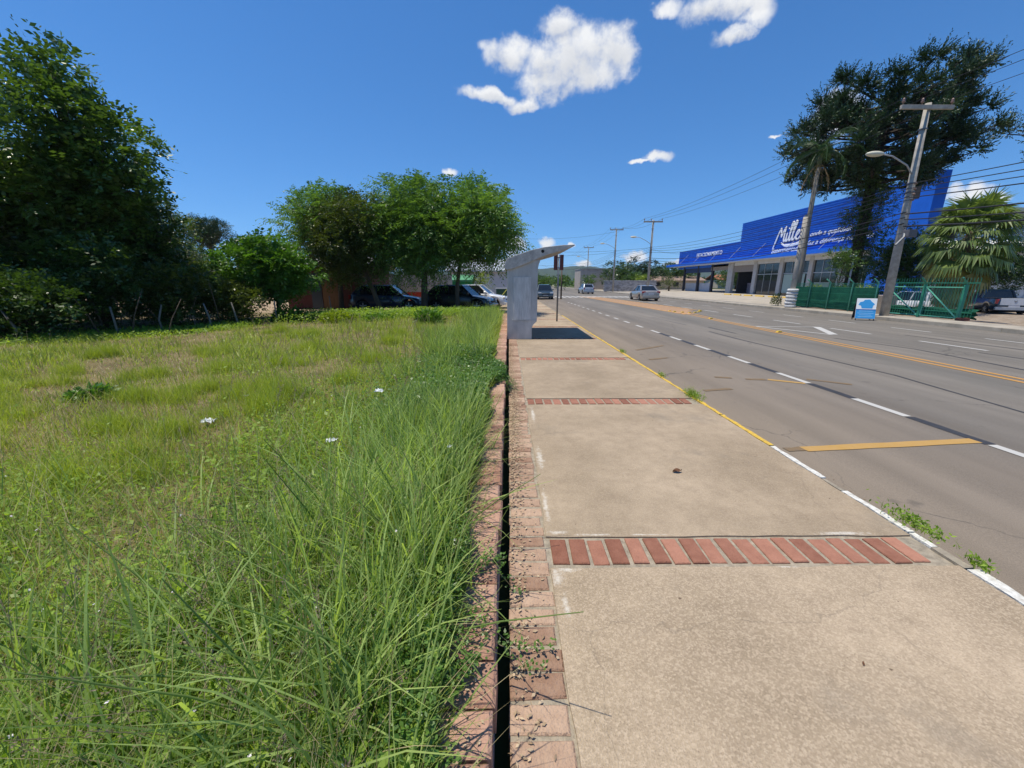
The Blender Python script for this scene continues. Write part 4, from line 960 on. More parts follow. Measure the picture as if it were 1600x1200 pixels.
CRM = mat('cream_wall', (.42,.36,.28), .9, .15, 1); TILE = mat('clay_tile', (.33,.13,.07), .9, .25, 6, .5, 12)
DWD = mat('dark_window', (.02,.02,.025), .3, .1, spec=.6)
house('grey_house', 'flat topped beige grey house with a blank wall behind the utility pole', (16.6,93,-.1), 7.6, 8, 4.6, mat('beige_wall', (.44,.38,.33), .9, .15, 1), BLK, flat=True, windows=((1.0,1.8,1.6,2.6,DWD),))
house('tiled_house', 'low house with a grey tiled roof behind the yellow green bush', (33,92,-.1), 12, 7, 2.1, CRM, mat('old_tile', (.28,.2,.16), .9, .3, 4), .9, windows=((1,2.2,.8,1.7,DWD),(5,6.2,.8,1.7,DWD)))
house('brick_house', 'house with a clay tiled roof seen through the open blue carport', (62,118,-.1), 16, 8, 2.4, CRM, TILE, 1.4, windows=((2,3.4,.8,1.8,DWD),))
RB = mat('red_plank', (.10,.03,.02), .8, .3, 3, stretch=(8,8,.4)); WOODY = mat('yellow_plank', (.17,.085,.035), .8, .3, 3, stretch=(8,8,.4))
t = house('plank_house', 'dark red house with a pale roof edge half hidden behind the trees', (-13.6,24.5,0), 4.6, 6, 2.6, RB, mat('pale_roof', (.55,.52,.5), .8, .2, 4), .5)
c = MB(); c.box(2.2,3.2,-.04,-.002,0,2.2); c.build('door', WOODY, t); c = MB(); c.box(1.5,2.15,-.04,-.002,0,2.1); c.build('door', DWD, t)
MW = mat('mural_white', (.52,.5,.48), .9, .2, 1.2, col2=(.36,.35,.35)); MRD = mat('mural_red', (.38,.05,.03), .85, .2, 3)
t = thing('painted_wall', 'white yard wall with grey scrawls over a red base behind the parked cars', 'wall', (-8.2,27.5,0))
c = MB(); c.box(0,4.3,0,.15,.95,2.1); c.build('upper_wall', MW, t); c = MB(); c.box(0,4.3,-.01,.15,0,.948); c.build('red_base', MRD, t)
c = MB(); rg = random.Random(3)
for k in range(9):
    x = .3 + k*.42; c.tube([(x,-.01,1.3+rg.random()*.3),(x+.2,-.01,1.75),(x+.32,-.01,1.4),(x+.1,-.01,1.25+rg.random()*.2)], .035, 5)
c.build('scrawl', mat('scrawl_grey', (.16,.17,.2), .9, .1), t)
c = MB(); c.box(3.2,3.55,-.03,-.012,.3,1.25); c.build('orange_patch', mat('orange_patch', (.5,.2,.05), .8, .3, 4), t)
house('green_shed', 'small bright green shed between the trunks behind the black car', (-4.5,29,0), 1.8, 2, 1.75, mat('shed_green', (.03,.28,.10), .7, .15, 4), mat('shed_roof', (.1,.3,.15), .7, .1), .25, over=.1)
house('white_house', 'pale grey house with a sloping roof left of the bus shelter', (-5.2,36,0), 5.4, 6, 2.6, mat('pale_blue_wall', (.46,.49,.54), .85, .1, 1), mat('grey_metal_roof', (.5,.53,.57), .5, .1, 2), 1.0, windows=((1.0,1.7,1,1.9,DWD),))
t = thing('small_gate', 'small green gate with a white top rail beside the pale house', 'gate', (-1.0,31.5,0))
c = MB(); c.box(0,.9,0,.05,.05,1.1); c.build('panel', mat('gate_dark_green', (.04,.1,.07), .7, .2), t); c = MB(); c.box(-.05,.95,-.02,.07,1.1,1.2); c.build('top_rail', WHT, t)
c = MB(); c.tube([(.05,-.03,.1),(.85,-.03,1.05)], .03, 5); c.build('brace', mat('brace_yellow', (.5,.5,.1), .7, .1), t)

# slim garden lamps behind the fence
for x, y, h_, lb in ((21.6,26.2,3.4,'thin grey lamp post behind the fence, right of the palm trunk'), (23.6,27.6,3.6,'second thin grey lamp post behind the fence')):
    t = thing('lamp_post', lb, 'lamp post', (x,y,-.3)); c = MB(); c.tube([(0,0,0),(0,0,h_)], .05, 8); c.build('pole', PMET, t); c = MB(); c.box(-.22,.1,-.1,.1,h_,h_+.08); c.build('lamp_head', WHT, t)
# ------------------------------------------------------------------ trees
LDARK = leafmat('leaf_dark', (.014,.038,.008), (.075,.14,.025), .3, .35, .5)
LMID = leafmat('leaf_mid', (.022,.055,.01), (.12,.21,.04), .33, .35, .5)
LFERN = leafmat('leaf_fern', (.022,.07,.014), (.19,.33,.07), .38)
LBRIGHT = leafmat('leaf_bright', (.03,.085,.012), (.12,.26,.03), .35)
LOLIVE = leafmat('leaf_olive', (.028,.045,.01), (.11,.15,.03), .3)
LYEL = leafmat('leaf_yellow', (.09,.15,.015), (.28,.36,.03), .4)
LPINE = leafmat('leaf_pine', (.010,.032,.014), (.035,.075,.03), .12)
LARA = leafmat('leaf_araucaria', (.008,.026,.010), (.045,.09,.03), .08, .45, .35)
def bump(z0): return z0
# left wood edge
tree('tree', 'tall broadleaf tree with a peaked top at the left, nearest the gap of sky', 'tree', (-13.1,12.9,0),
     [(-13.1,12.9,-.2),(-13.0,12.9,2.0),(-12.9,12.8,4.2),(-12.7,12.7,6.3),(-12.5,12.6,7.4)], .17,
     [(-12.5,12.6,7.35,.6,.6,.55),(-12.75,12.5,6.7,.9,.9,.6),(-12.1,12.3,6.2,.7,.7,.5),(-11.55,12.4,5.0,.7,.7,.45),(-11.2,12.6,4.2,.6,.6,.4)] + blob((-13.0,12.9,4.3), (1.75,1.9,2.3), 26, .72, 4, jitter=.45), LMID, 80, 9, .5, .17, .085, .12)
tree('tree', 'tall broadleaf tree cut by the left edge of the photo', 'tree', (-16.6,12.0,0),
     [(-16.6,12.0,-.3),(-16.4,12.0,2.5),(-16.3,11.9,5.0),(-16.2,11.9,6.8)], .22,
     [(-15.8,11.9,7.2,.9,.9,.6),(-15.3,11.6,6.2,.9,.9,.7)] + blob((-16.4,12.0,4.7), (2.3,2.4,2.3), 28, .85, 9, jitter=.45), LMID, 68, 9, .5, .17, .085, .12)
tree('tree', 'dark tree filling the gap low between the two tall trees at left', 'tree', (-15.0,14.5,0),
     [(-15.0,14.5,-.3),(-14.9,14.5,2.0),(-14.6,14.4,3.6)], .15, blob((-14.9,14.2,2.6), (2.0,2.0,1.7), 18, .8, 12), LDARK, 60, 8, .5, .18, .09, .1)
tree('tree', 'slim tree leaning right at the edge of the left wood', 'tree', (-12.3,14.4,0),
     [(-12.3,14.4,-.1),(-12.2,14.4,1.6),(-12.1,14.3,3.3)], .09, blob((-12.2,14.3,2.9), (1.0,1.1,1.5), 13, .52, 5), LDARK, 80, 8, .42, .14, .07, .1)
tree('tree', 'second slim tree behind it with feathery top against the sky', 'tree', (-15.0,17.5,0),
     [(-15.0,17.5,-.1),(-14.9,17.5,2.6),(-14.7,17.5,4.4)], .1, blob((-14.8,17.5,3.9), (1.0,1.0,1.5), 11, .5, 6), LOLIVE, 60, 8, .5, .13, .06, .15)
shr = [((-12.2,11.9,0), (-12.2,11.9,1.5), (1.3,1.0,1.3), 12, .6, LDARK, 'dark shrub at the foot of the peaked tree'),
       ((-14.3,10.6,0), (-14.4,10.7,1.4), (1.5,1.0,1.3), 12, .65, LDARK, 'dark shrub under the leftmost tree'),
       ((-11.1,13.1,0), (-11.1,13.2,1.15), (.95,.9,1.0), 14, .5, LOLIVE, 'olive shrub right of the peaked tree'),
       ((-11.2,15.4,0), (-11.2,15.4,1.15), (1.2,1.0,1.0), 14, .5, LMID, 'mid green shrub below the distant pine'),
       ((-9.9,14.2,0), (-9.9,14.3,.9), (.9,.7,.8), 12, .42, LOLIVE, 'low olive shrub between the pine and the bright bush'),
       ((-12.6,14.2,0), (-12.6,14.2,1.6), (1.1,1.0,1.4), 12, .6, LDARK, 'dark tangled shrub behind the wood edge'),
       ((-13.3,10.3,0), (-13.3,10.4,.8), (.8,.5,.6), 8, .4, LMID, 'small light leaved shrub in front of the left trees'),
       ((-12.4,10.3,0), (-12.4,10.3,1.0), (1.2,.7,.85), 12, .45, LDARK, 'low dark shrub between the leftmost stakes'),
       ((-14.6,9.6,0), (-14.6,9.7,1.2), (1.2,.7,1.0), 12, .5, LMID, 'shrub with lit leaves at the left edge of the photo')]
for k, (b, c_, r_, n_, r0_, m_, lb) in enumerate(shr):
    tree('shrub', lb, 'shrub', b, [(b[0],b[1],-.1),(b[0]+.05,b[1],c_[2]*.7),(b[0]-.05,b[1],c_[2]+.3)], .04, blob(c_, r_, n_, r0_, 20+k), m_, 105, 7, .34, .12, .06, .15, inner=.3)
tree('bush', 'dense bright green broadleaf bush left of the parked cars', 'bush', (-9.45,16.2,0), [(-9.45,16.2,-.1),(-9.4,16.2,1.2),(-9.4,16.1,2.4)], .09,
     blob((-9.4,16.1,2.15), (1.35,1.2,1.2), 22, .62, 31), LBRIGHT, 120, 8, .36, .16, .085, .2, limbs=2)
tree('pine_tree', 'distant round topped pine against the sky left of the bright bush', 'pine tree', (-25.2,35,0), [(-25.2,35,-.5),(-25.1,35,2.5),(-25.4,35,4.4),(-25.3,35,6.2)], .2,
     blob((-25.4,35,5.4), (2.1,1.7,1.25), 20, .62, 41, zmin=-.7), LPINE, 150, 8, .4, .14, .05, 0, .5)
tree('pine_tree', 'small thin pine left of the round topped one', 'pine tree', (-28.5,36,0), [(-28.5,36,-.5),(-28.4,36,2.5),(-28.3,36,4.4)], .12,
     blob((-28.3,36,3.7), (.9,.8,.9), 9, .4, 43), LPINE, 110, 8, .4, .14, .05, 0, .5)
# trees by the yard
tree('tree', 'brownish green tree with a leaning trunk over the blue hatchback', 'tree', (-6.6,20.6,0), [(-6.6,20.6,-.1),(-7.0,20.6,1.2),(-7.5,20.5,2.6),(-7.9,20.5,4.6)], .14,
     blob((-8.1,20.4,3.7), (1.6,1.5,2.05), 28, .72, 51), LOLIVE, 100, 8, .42, .13, .06, .3, limbs=2)
tree('tree', 'feathery acacia like tree reaching out left above the plank house', 'tree', (-9.4,22.2,0), [(-9.4,22.2,-.1),(-9.3,22.2,2.2),(-9.2,22.2,4.4)], .15,
     blob((-9.3,22.0,4.4), (1.9,1.6,1.6), 22, .8, 52), LFERN, 66, 16, .9, .18, .055, .45, .5)
tree('tree', 'feathery acacia like tree with a thick dark trunk between the parked cars', 'tree', (-4.55,21.3,0), [(-4.55,21.3,-.1),(-4.5,21.3,1.4),(-4.4,21.3,2.6),(-4.9,21.3,4.5)], .2,
     blob((-5.1,21.2,4.25), (2.3,1.9,1.75), 34, .7, 53, jitter=.5) + [(-4.3,21.0,5.9,.6,.6,.5)], LFERN, 70, 16, .95, .19, .055, .45, .5)
tree('tree', 'feathery acacia like tree with a slim trunk in front of the black car', 'tree', (-2.75,20.9,0), [(-2.75,20.9,-.1),(-2.7,20.9,1.4),(-2.5,20.9,2.6),(-2.2,20.9,4.4)], .13,
     blob((-2.0,20.9,4.2), (2.15,1.8,1.75), 34, .68, 54, jitter=.5) + [(-1.5,20.7,5.8,.6,.6,.5),(-.2,20.6,3.6,.7,.7,.45),(.0,20.6,4.3,.5,.5,.3)], LFERN, 70, 16, .95, .19, .055, .45, .5)
tree('tree', 'thin yellow green tree between the acacia and the pale house', 'tree', (-2.2,30,0), [(-2.2,30,-.1),(-2.2,30,1.2),(-2.1,30,2.2)], .06, blob((-2.1,30,1.7), (.7,.6,.9), 8, .35, 55), LYEL, 60, 7, .4, .12, .06, .2)

# weeds at the foot of the trees
def plant(name, label, cat, loc_, n, h, leafm, ll=.12, lw=.05, spread=.5, group=None):
    P = []; Dd = []; 
    r_ = np.sqrt(RNG.random(n))*spread; a = RNG.random(n)*6.28; z = h*(.15 + .85*RNG.random(n))*np.sqrt(np.clip(1-(r_/spread)**2*.75, 0, 1))
    P = np.stack([r_*np.cos(a), r_*np.sin(a), z], 1); Dv = nrm(np.stack([np.cos(a), np.sin(a), RNG.normal(.4,.5,n)], 1) + RNG.normal(size=(n,3))*.5)
    Wv = nrm(np.cross(Dv, RNG.normal(size=(n,3))*.4 + np.array([0,0,1.])))
    V, F = leaves(P, Dv, Wv, ll*(.6+.8*RNG.random(n)), lw*(.6+.8*RNG.random(n)))
    t = thing(name, label, cat, loc_, 0, group)
    npmesh('foliage', V, F, np.repeat(np.clip(RNG.normal(.55,.22,n),0,1), 4), leafm, t)
    c = MB()
    for k in range(10):
        q = RNG.random()*6.28; c.tube([(0,0,-.03),(spread*.4*math.cos(q),spread*.4*math.sin(q),h*.45),(spread*.7*math.cos(q),spread*.7*math.sin(q),h*.8)], .006, 4)
    c.build('stem', leafm, t)
    return t
plant('bush', 'rounded yellow green bush in the grass in front of the blue hatchback', 'bush', (-6.4,14.8,.05), 2600, .52, LYEL, .1, .05, .62)
plant('bush', 'pale broad leaved plant at the edge of the field left of the yellow bush', 'bush', (-8.5,15.2,.05), 500, .6, LBRIGHT, .22, .08, .5)
plant('bush', 'green leafy clump between the yellow bush and the cars', 'bush', (-5.2,15.6,.05), 1500, .35, LBRIGHT, .1, .05, .6)
plant('bush', 'green broad leaved weed standing among the pale grass tufts at left', 'weed', (-5.35,4.8,.1), 420, .22, LBRIGHT, .08, .045, .22)
plant('bush', 'pale green leafy plant at the far end of the long grass by the wall', 'weed', (-2.9,14.2,.05), 900, .6, LBRIGHT, .22, .05, .45)
# thin stakes along the wood edge
STK_ = mat('stake', (.17,.155,.13), .9, .3, 6)
for k, (x, y, lb) in enumerate(((-12.3,9.8,'leaning grey stake under the peaked tree, leftmost of the row'), (-11.0,11.0,'pale crooked stake under the peaked tree'), (-10.5,11.9,'short pale stake in front of the slim leaning tree'), (-9.6,12.6,'pale leaning stake before the olive shrub'), (-9.2,13.4,'thin stake below the distant pine'), (-8.6,14.6,'grey stake at the foot of the bright bush'), (-8.9,19.9,'dark fence post behind the bright bush'))):
    c = MB(); c.tube([(0,0,-.1),(random.uniform(-.1,.1),0,.5),(random.uniform(-.25,.1),0,.95)], [.035,.028,.022], 7); o = c.build('stake', STK_, None, smooth=True); o.location = (x,y,0)
    tag(o, lb, 'stake', 'thin stakes along the edge of the wood')
# dead sticks and undergrowth in the wood
c = MB()
for k in range(80):
    x = RNG.uniform(-17,-9.8); y = 9.4 + (x+13)*.55 + RNG.uniform(0,3.5); y = max(y, 8.9)
    q = RNG.uniform(0,6.28); l_ = RNG.uniform(.6,1.8); c.tube([(x,y,0),(x+.2*math.cos(q),y+.2*math.sin(q),l_*.5),(x+.5*math.cos(q),y+.5*math.sin(q),l_)], [.02,.014,.006], 5)
tag(c.build('undergrowth', BARK, None, smooth=True), 'tangle of thin bare stems in the shade under the left trees', 'undergrowth', kind='stuff')

# araucarias
def araucaria(label, base, H, R0, nb, seed, z0f=.42, dens=1.0):
    rg = random.Random(seed); t = thing('araucaria_tree', label, 'araucaria', base, 0)
    c = MB(); c.tube([(0,0,-.5),(0,0,H*.5),(0,0,H*.9)], [.40,.32,.16], 12); c.build('trunk', DBARK, t, smooth=True)
    br = MB(); parts = []
    def tuft(p, d, r_, n):
        for _ in range(n):
            q = (Vector((rg.gauss(0,1), rg.gauss(0,1), rg.gauss(.25,.8))).normalized()*1.0 + d*.55).normalized()
            parts.append((p + q*.08, q, r_*rg.uniform(.6,1.15)))
    for i in range(nb):
        f = (i+.5)/nb; a = i*2.39996 + rg.uniform(-.3,.3); z = H*(z0f + (.88-z0f)*f)
        rad = R0 * (1.0 - .42*f**3) * rg.uniform(.62, 1.0) * (.70 + .30*min(1, f*3)); rise = rad*(.04 + .26*f) * rg.uniform(.6,1.3)
        ca, sa = math.cos(a), math.sin(a)
        P_ = lambda s_, w_=0: Vector((ca*rad*s_ - sa*w_, sa*rad*s_ + ca*w_, z - .3*math.sin(s_*3.0)*(1-f) + rise*s_**1.8))
        br.tube([P_(0), P_(.35), P_(.7), P_(1)], [.1,.07,.05,.03], 6, cap=False)
        d = Vector((ca, sa, .35)).normalized()
        tuft(P_(1), d, .85, int(26*dens))
        for k in range(4):
            s_ = rg.uniform(.62,.98); w_ = rg.uniform(-.28,.28)*rad*s_*.55 + rg.uniform(-.3,.3); e = P_(s_, w_) + Vector((0,0,rg.uniform(-.1,.35)))
            br.tube([P_(s_-.22), e], [.035,.015], 4, cap=False); tuft(e, d, .72, int(17*dens))
    br.build('branches', DBARK, t, smooth=True)
    P0 = np.array([tuple(p) for p, d, L in parts]); D0 = np.array([tuple(d) for p, d, L in parts]); L0 = np.array([L for p, d, L in parts])
    n = len(P0); m = 15; s = (np.arange(m)+.5)/m; up = np.array([0,0,1.])
    bend = .25*L0[:,None,None]*(s**2)[None,:,None]*up
    pos = P0[:,None,:] + D0[:,None,:]*(L0[:,None]*s[None])[...,None] + bend
    rnd = nrm(RNG.normal(size=(n,m,3))); side = nrm(np.cross(D0[:,None,:], rnd))
    ld = nrm(D0[:,None,:]*.85 + side*.6 + up*.1); wd = nrm(np.cross(ld, rnd))
    V, F = leaves(pos.reshape(-1,3), ld.reshape(-1,3), wd.reshape(-1,3), .17*(1.1-.4*s)[None].repeat(n,0).ravel(), .06)
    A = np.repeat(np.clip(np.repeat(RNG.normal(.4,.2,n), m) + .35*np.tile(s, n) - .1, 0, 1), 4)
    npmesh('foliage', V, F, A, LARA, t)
    return t
DBARK = mat('dark_bark', (.045,.035,.028), .95, .3, 6, .8, 25, stretch=(1,1,.3))
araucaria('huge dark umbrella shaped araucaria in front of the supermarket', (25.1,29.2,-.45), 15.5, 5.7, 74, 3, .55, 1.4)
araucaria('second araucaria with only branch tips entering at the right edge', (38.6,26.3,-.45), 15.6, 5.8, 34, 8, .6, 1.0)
ax, ay = 25.1, 29.4
tree('tree', 'narrow dark leafy growth wrapping the lower araucaria trunk', 'tree', (ax,ay,-.45), [(ax,ay,-.5),(ax+.05,ay,3.5),(ax+.1,ay,7.0)], .1,
     [(ax+a,ay-.3,z,r1,r1*.8,r1*.75) for a, z, r1 in ((0,7.6,1.2),(.5,6.6,1.3),(-.3,5.6,1.2),(.2,4.6,1.15),(-.1,3.6,1.1),(.2,2.7,1.0),(-.8,8.2,1.1),(1.3,8.5,1.1),(-.2,1.9,.9),(-1.0,6.2,.7))], LDARK, 85, 8, .4, .14, .06, .3, inner=.1)
tree('tree', 'small light leaved tree against the blue wall below the araucaria', 'tree', (20.9,25.2,-.45), [(20.9,25.2,-.5),(20.9,25.2,1.4),(21.0,25.2,2.8)], .06,
     blob((21.0,25.2,2.9), (.75,.6,.75), 8, .38, 71), LMID, 110, 7, .3, .11, .06, .1)

# slender feather palm
t = thing('palm_tree', 'slender feather palm with drooping fronds left of the araucaria', 'palm tree', (19.75,27.2,-.2))
c = MB(); c.tube([(0,0,-.3),(.03,0,3),(-.02,0,6),(0,0,9.0)], [.2,.17,.14,.12], 12); c.build('trunk', BARKG, t, smooth=True)
c = MB(); c.tube([(0,0,8.9),(0,0,9.9)], [.14,.10], 10); c.build('crownshaft', mat('crownshaft', (.12,.14,.06), .7, .2, 4), t, smooth=True)
PALMG = leafmat('palm_leaf', (.015,.045,.012), (.06,.11,.03), .2); DEAD = leafmat('dead_palm_leaf', (.12,.08,.05), (.32,.24,.14), .2)
def frond(az, el, L, dr, nleaf=46, ll=.5, wob=.3):
    s = np.linspace(0, 1, nleaf); ang = el - dr*s
    ds = L/nleaf; x = np.cumsum(np.cos(ang))*ds; z = np.cumsum(np.sin(ang))*ds
    dirx = np.array([math.cos(az), math.sin(az), 0]); perp = np.array([-math.sin(az), math.cos(az), 0])
    P = dirx*x[:,None] + np.array([0,0,1.])*z[:,None]
    T = dirx*np.cos(ang)[:,None] + np.array([0,0,1.])*np.sin(ang)[:,None]
    out = []
    for sg in (-1, 1):
        ld = nrm(T*.55 + perp*sg*.85 + np.array([0,0,-.55]) + RNG.normal(size=(nleaf,3))*wob*.5)
        wd = nrm(np.cross(ld, T)); V, F = leaves(P, ld, wd, ll*np.sin(np.pi*(.12+.82*s))**.6*(.8+.4*RNG.random(nleaf)), .05)
        out.append((V, F, np.full(len(V), RNG.uniform(.2,.7))))
    V, F, A = joinv(out); return V, F, A, P
for k in range(13):
    az = k*2.39996; el = R(74 - k*7.5); V, F, A, P = frond(az, el, 2.7, 1.75)
    fr = npmesh('frond', V + np.array([0,0,9.85]), F, A, PALMG, t)
    c = MB(); c.tube([tuple(p + np.array([0,0,9.85])) for p in P[::5]], .022, 5); c.build('midrib', PALMG, fr)
for k, az in enumerate((2.5, 4.0, 5.4, .6)):
    V, F, A, P = frond(az, R(-45), 1.9, .8, 34, .3); npmesh('dead_frond', V + np.array([0,0,9.2]), F, A, DEAD, t)

# big fan palm
t = thing('fan_palm', 'broad fan palm with hanging yellowed leaves right of the gate', 'palm tree', (23.25,20.6,-.5)); t.scale = (.80,.80,.88)
c = MB(); c.tube([(0,0,0),(0,0,2.5),(.05,0,5.2)], [.3,.26,.22], 12); c.build('trunk', BARK, t, smooth=True)
FANG = leafmat('fan_leaf', (.03,.07,.014), (.24,.32,.09), .3, .35, .5); FANY = leafmat('fan_leaf_old', (.12,.12,.03), (.5,.4,.12), .3, .4, .4)
def fan(az, el, pl, rr, droop, m, zc):
    dh = np.array([math.cos(az)*math.cos(el), math.sin(az)*math.cos(el), math.sin(el)]); side = np.array([-math.sin(az), math.cos(az), 0]); up = np.cross(dh, side)*-1
    if up[2] < 0: up = -up
    base = np.array([0,0,zc]) ; tip = base + dh*pl + np.array([0,0,-.12*pl*droop])
    n = 26; th = np.linspace(-1.9, 1.9, n); parts = []
    d0 = nrm(np.cos(th)[:,None]*dh + np.sin(th)[:,None]*side + up*.12*np.abs(np.sin(th))[:,None])
    L1 = rr*.62*(.75+.3*np.cos(th*.6)); wd = nrm(np.cross(d0, up + RNG.normal(size=(n,3))*.18))
    L1_ = L1[:,None]; w0 = .06; w1 = .10
    a = tip + wd*w0*.3; b = tip - wd*w0*.3; m0 = tip + d0*L1_ + wd*w1*.6; m1 = tip + d0*L1_ - wd*w1*.6
    dr = nrm(d0*(1-.5*droop) + np.array([0,0,-1.25*droop]) + RNG.normal(size=(n,3))*.1); e = tip + d0*L1_ + dr*(rr*.55*(.8+.4*RNG.random(n)))[:,None]
    V = np.concatenate([np.stack([b,a,m0,m1],1).reshape(-1,3), np.stack([m1,m0,e+wd*.008,e-wd*.008],1).reshape(-1,3)])
    F = np.arange(len(V)).reshape(-1,4); A = np.repeat(np.clip(RNG.normal(.45,.2,len(F)),0,1),4)
    fo = npmesh('fan_frond', V, F, A, m, t); c = MB(); c.tube([tuple(base), tuple((base+tip)/2+np.array([0,0,.06])), tuple(tip)], .022, 5, cap=False); c.build('petiole', m, fo)
for k in range(58):
    f = k/57; el = R(78 - 128*f**.85); az = k*2.39996
    fan(az, el, random.uniform(1.2,1.6), random.uniform(.95,1.2), .35 + .65*f, FANG if f < .72 or k % 3 else FANY, 5.0 - 1.35*max(0, f-.4))
for k in range(30):
    az = k*2.39996; fan(az, R(-62 - random.uniform(0,18)), random.uniform(.9,1.3), random.uniform(.9,1.1), 1.0, FANY if k % 3 else DEAD, 3.9 - 1.0*(k/30))
tree('tree', 'round dark green tree behind the pickup at the right edge', 'tree', (37.5,31.5,-.6), [(37.5,31.5,-.7),(37.5,31.5,1.2),(37.6,31.5,2.8)], .16,
     blob((37.6,31.3,2.9), (3.0,2.2,1.55), 24, .95, 81), LDARK, 44, 8, .5, .17, .09, .1)
tree('tree', 'dark green tree behind the left side of the fan palm', 'tree', (29.8,30.2,-.6), [(29.8,30.2,-.7),(29.9,30.2,2.0),(29.9,30.2,4.6)], .14,
     blob((29.6,30.2,3.0), (2.2,1.6,2.3), 20, .9, 82), LDARK, 46, 8, .5, .17, .09, .1)
for k, (x, y, s_, lb) in enumerate(((20.6,26.7,.45,'yellow green potted shrub right of the palm trunk, left of the three behind the fence'), (20.9,24.9,.42,'yellow green shrub in the middle of the three behind the fence'), (20.9,23.3,.45,'yellow green shrub below the araucaria, right of the three behind the fence'))):
    plant('bush', lb, 'shrub', (x,y,.85), 260, s_*1.3, LYEL, .2, .06, s_, 'yellow green shrubs behind the fence')
plant('bush', 'small shrub at the foot of the stacked tyres', 'shrub', (18.75,27.6,0), 500, .9, LOLIVE, .12, .05, .3)
c = MB(); c.box(20.45,21.25,21.5,27.4,-.3,.9); tag(c.build('planter_wall', mat('planter_wall', (.35,.3,.27), .9, .2, 2), None), 'low pale planter wall behind the green netted fence', 'wall')

# trees beyond the road
def far(name, label, x, y, h, r_, m_, seed, n=12, dens=14, group='trees beyond the far end of the road', ll=.34, zc=None):
    z = zc or h*.55
    tree(name, label, 'tree', (x,y,-.1), [(x,y,-.3),(x,y,z*.7),(x+.1,y,z)], .12+.02*h, blob((x,y,z), (r_,r_,h-z-.3*r_*.5), n, r_*.42, seed, zmin=-.9), m_, dens, 6, .6, ll, ll*.5, .1, limbs=3, group=group)
far('tree', 'round dark tree rising behind the left part of the block wall', 24.0,88,6.3,3.6,LDARK,1)
far('tree', 'pointed dark tree behind the middle of the block wall', 29.5,88,6.7,3.4,LPINE,2)
far('tree', 'lighter bushy tree between them above the block wall', 26.3,84,3.9,2.2,LMID,3)
far('tree', 'wide tree behind the right end of the block wall', 36.0,98,6.0,4.0,LDARK,4)
far('tree', 'broad tree left of the blue canopy end', 42.5,98,5.3,4.0,LDARK,5)
far('tree', 'bright yellow green small tree by the pole behind the sedan', 24.6,74.5,3.2,1.0,LYEL,6,8,30,ll=.22)
far('tree', 'scrubby tree between the yellow green one and the canopy', 31.0,77,2.9,1.5,LOLIVE,7,9,20,ll=.22)
far('tree', 'green tree directly left of the block wall in front of the grey house', 15.6,78,3.4,1.5,LMID,8,9,26,ll=.24)
far('tree', 'green bushy tree left of the grey house', 11.9,90,3.3,2.0,LMID,9)
far('tree', 'dark bushy tree at the vanishing end of the road', 6.8,120,4.3,3.6,LDARK,10)
far('tree', 'dark tree just right of the shelter at the road end', 1.5,105,4.4,3.4,LDARK,11)
far('tree', 'low green tree beside the road end behind the sign pole', 8.4,96,3.0,2.2,LMID,12)
far('tree', 'dark tree seen through the open carport', 52.5,92,5.2,3.8,LDARK,13)
far('tree', 'pale tree seen through the carport at left', 44.5,104,4.2,2.6,LOLIVE,14)
for k, (x, y, h, r_) in enumerate(((-14,60,6.5,4),(-22,52,5.5,4),(-31,55,6,4.5),(-40,50,6.5,4.5),(-6,70,5,3.5),(-50,60,7,5),(-34,40,5,3.2),(-19.5,38,3.6,2.6),(-23,30,3.4,2.4),(-27,24,4.4,2.8),(-20,20,3.6,2.4))):
    far('tree', ('behind the white house','behind the plank house roof','behind the round topped pine','left of the round topped pine, far back','behind the shelter roof','hidden far back behind the tall left trees','low in front of the far trees below the pine','right of the pine, low','below the pine, nearer','deep in the left wood','behind the shrubs of the left wood')[k].join(('tree standing ', '')), x, y, h, r_, (LDARK, LMID, LOLIVE)[k % 3], 30+k, 12, 16, group='background trees of the left side', ll=.3)

# hedgerow, hills
def hill(name, x0, x1, y, h, seed, m):
    rg = np.random.default_rng(seed); xs = np.linspace(x0, x1, 90); ys = np.linspace(-1, 1, 22)
    ph = rg.random(8)*6.28
    prof = sum(np.sin(xs/(x1-x0)*6.28*(k+1)*.9+ph[k])/(k+1.6) for k in range(8)); prof = .62 + .16*prof
    prof *= np.clip(1-((xs-(x0+x1)/2)/((x1-x0)/2))**4, 0, 1)
    X, Y = np.meshgrid(xs, ys); Z = h*prof[None]*np.cos(Y*np.pi/2)**1.2 + h*.02*rg.normal(size=X.shape); 
    V = np.stack([X, y + Y*h*7, Z-2], -1).reshape(-1,3); i = np.arange(90*22).reshape(22,90)
    F = np.stack([i[:-1,:-1], i[:-1,1:], i[1:,1:], i[1:,:-1]], -1).reshape(-1,4)
    tag(npmesh(name, V, F, np.full(len(V), .5), m, smooth=True), kind='structure')
HILL = mat('hill_forest', (.02,.045,.015), .95, .4, .03, .6, .08, col2=(.04,.07,.022))
hill('hills', -900, 1700, 2300, 112, 3, HILL)
hill('far_hills', -2600, 3200, 3300, 90, 5, HILL)
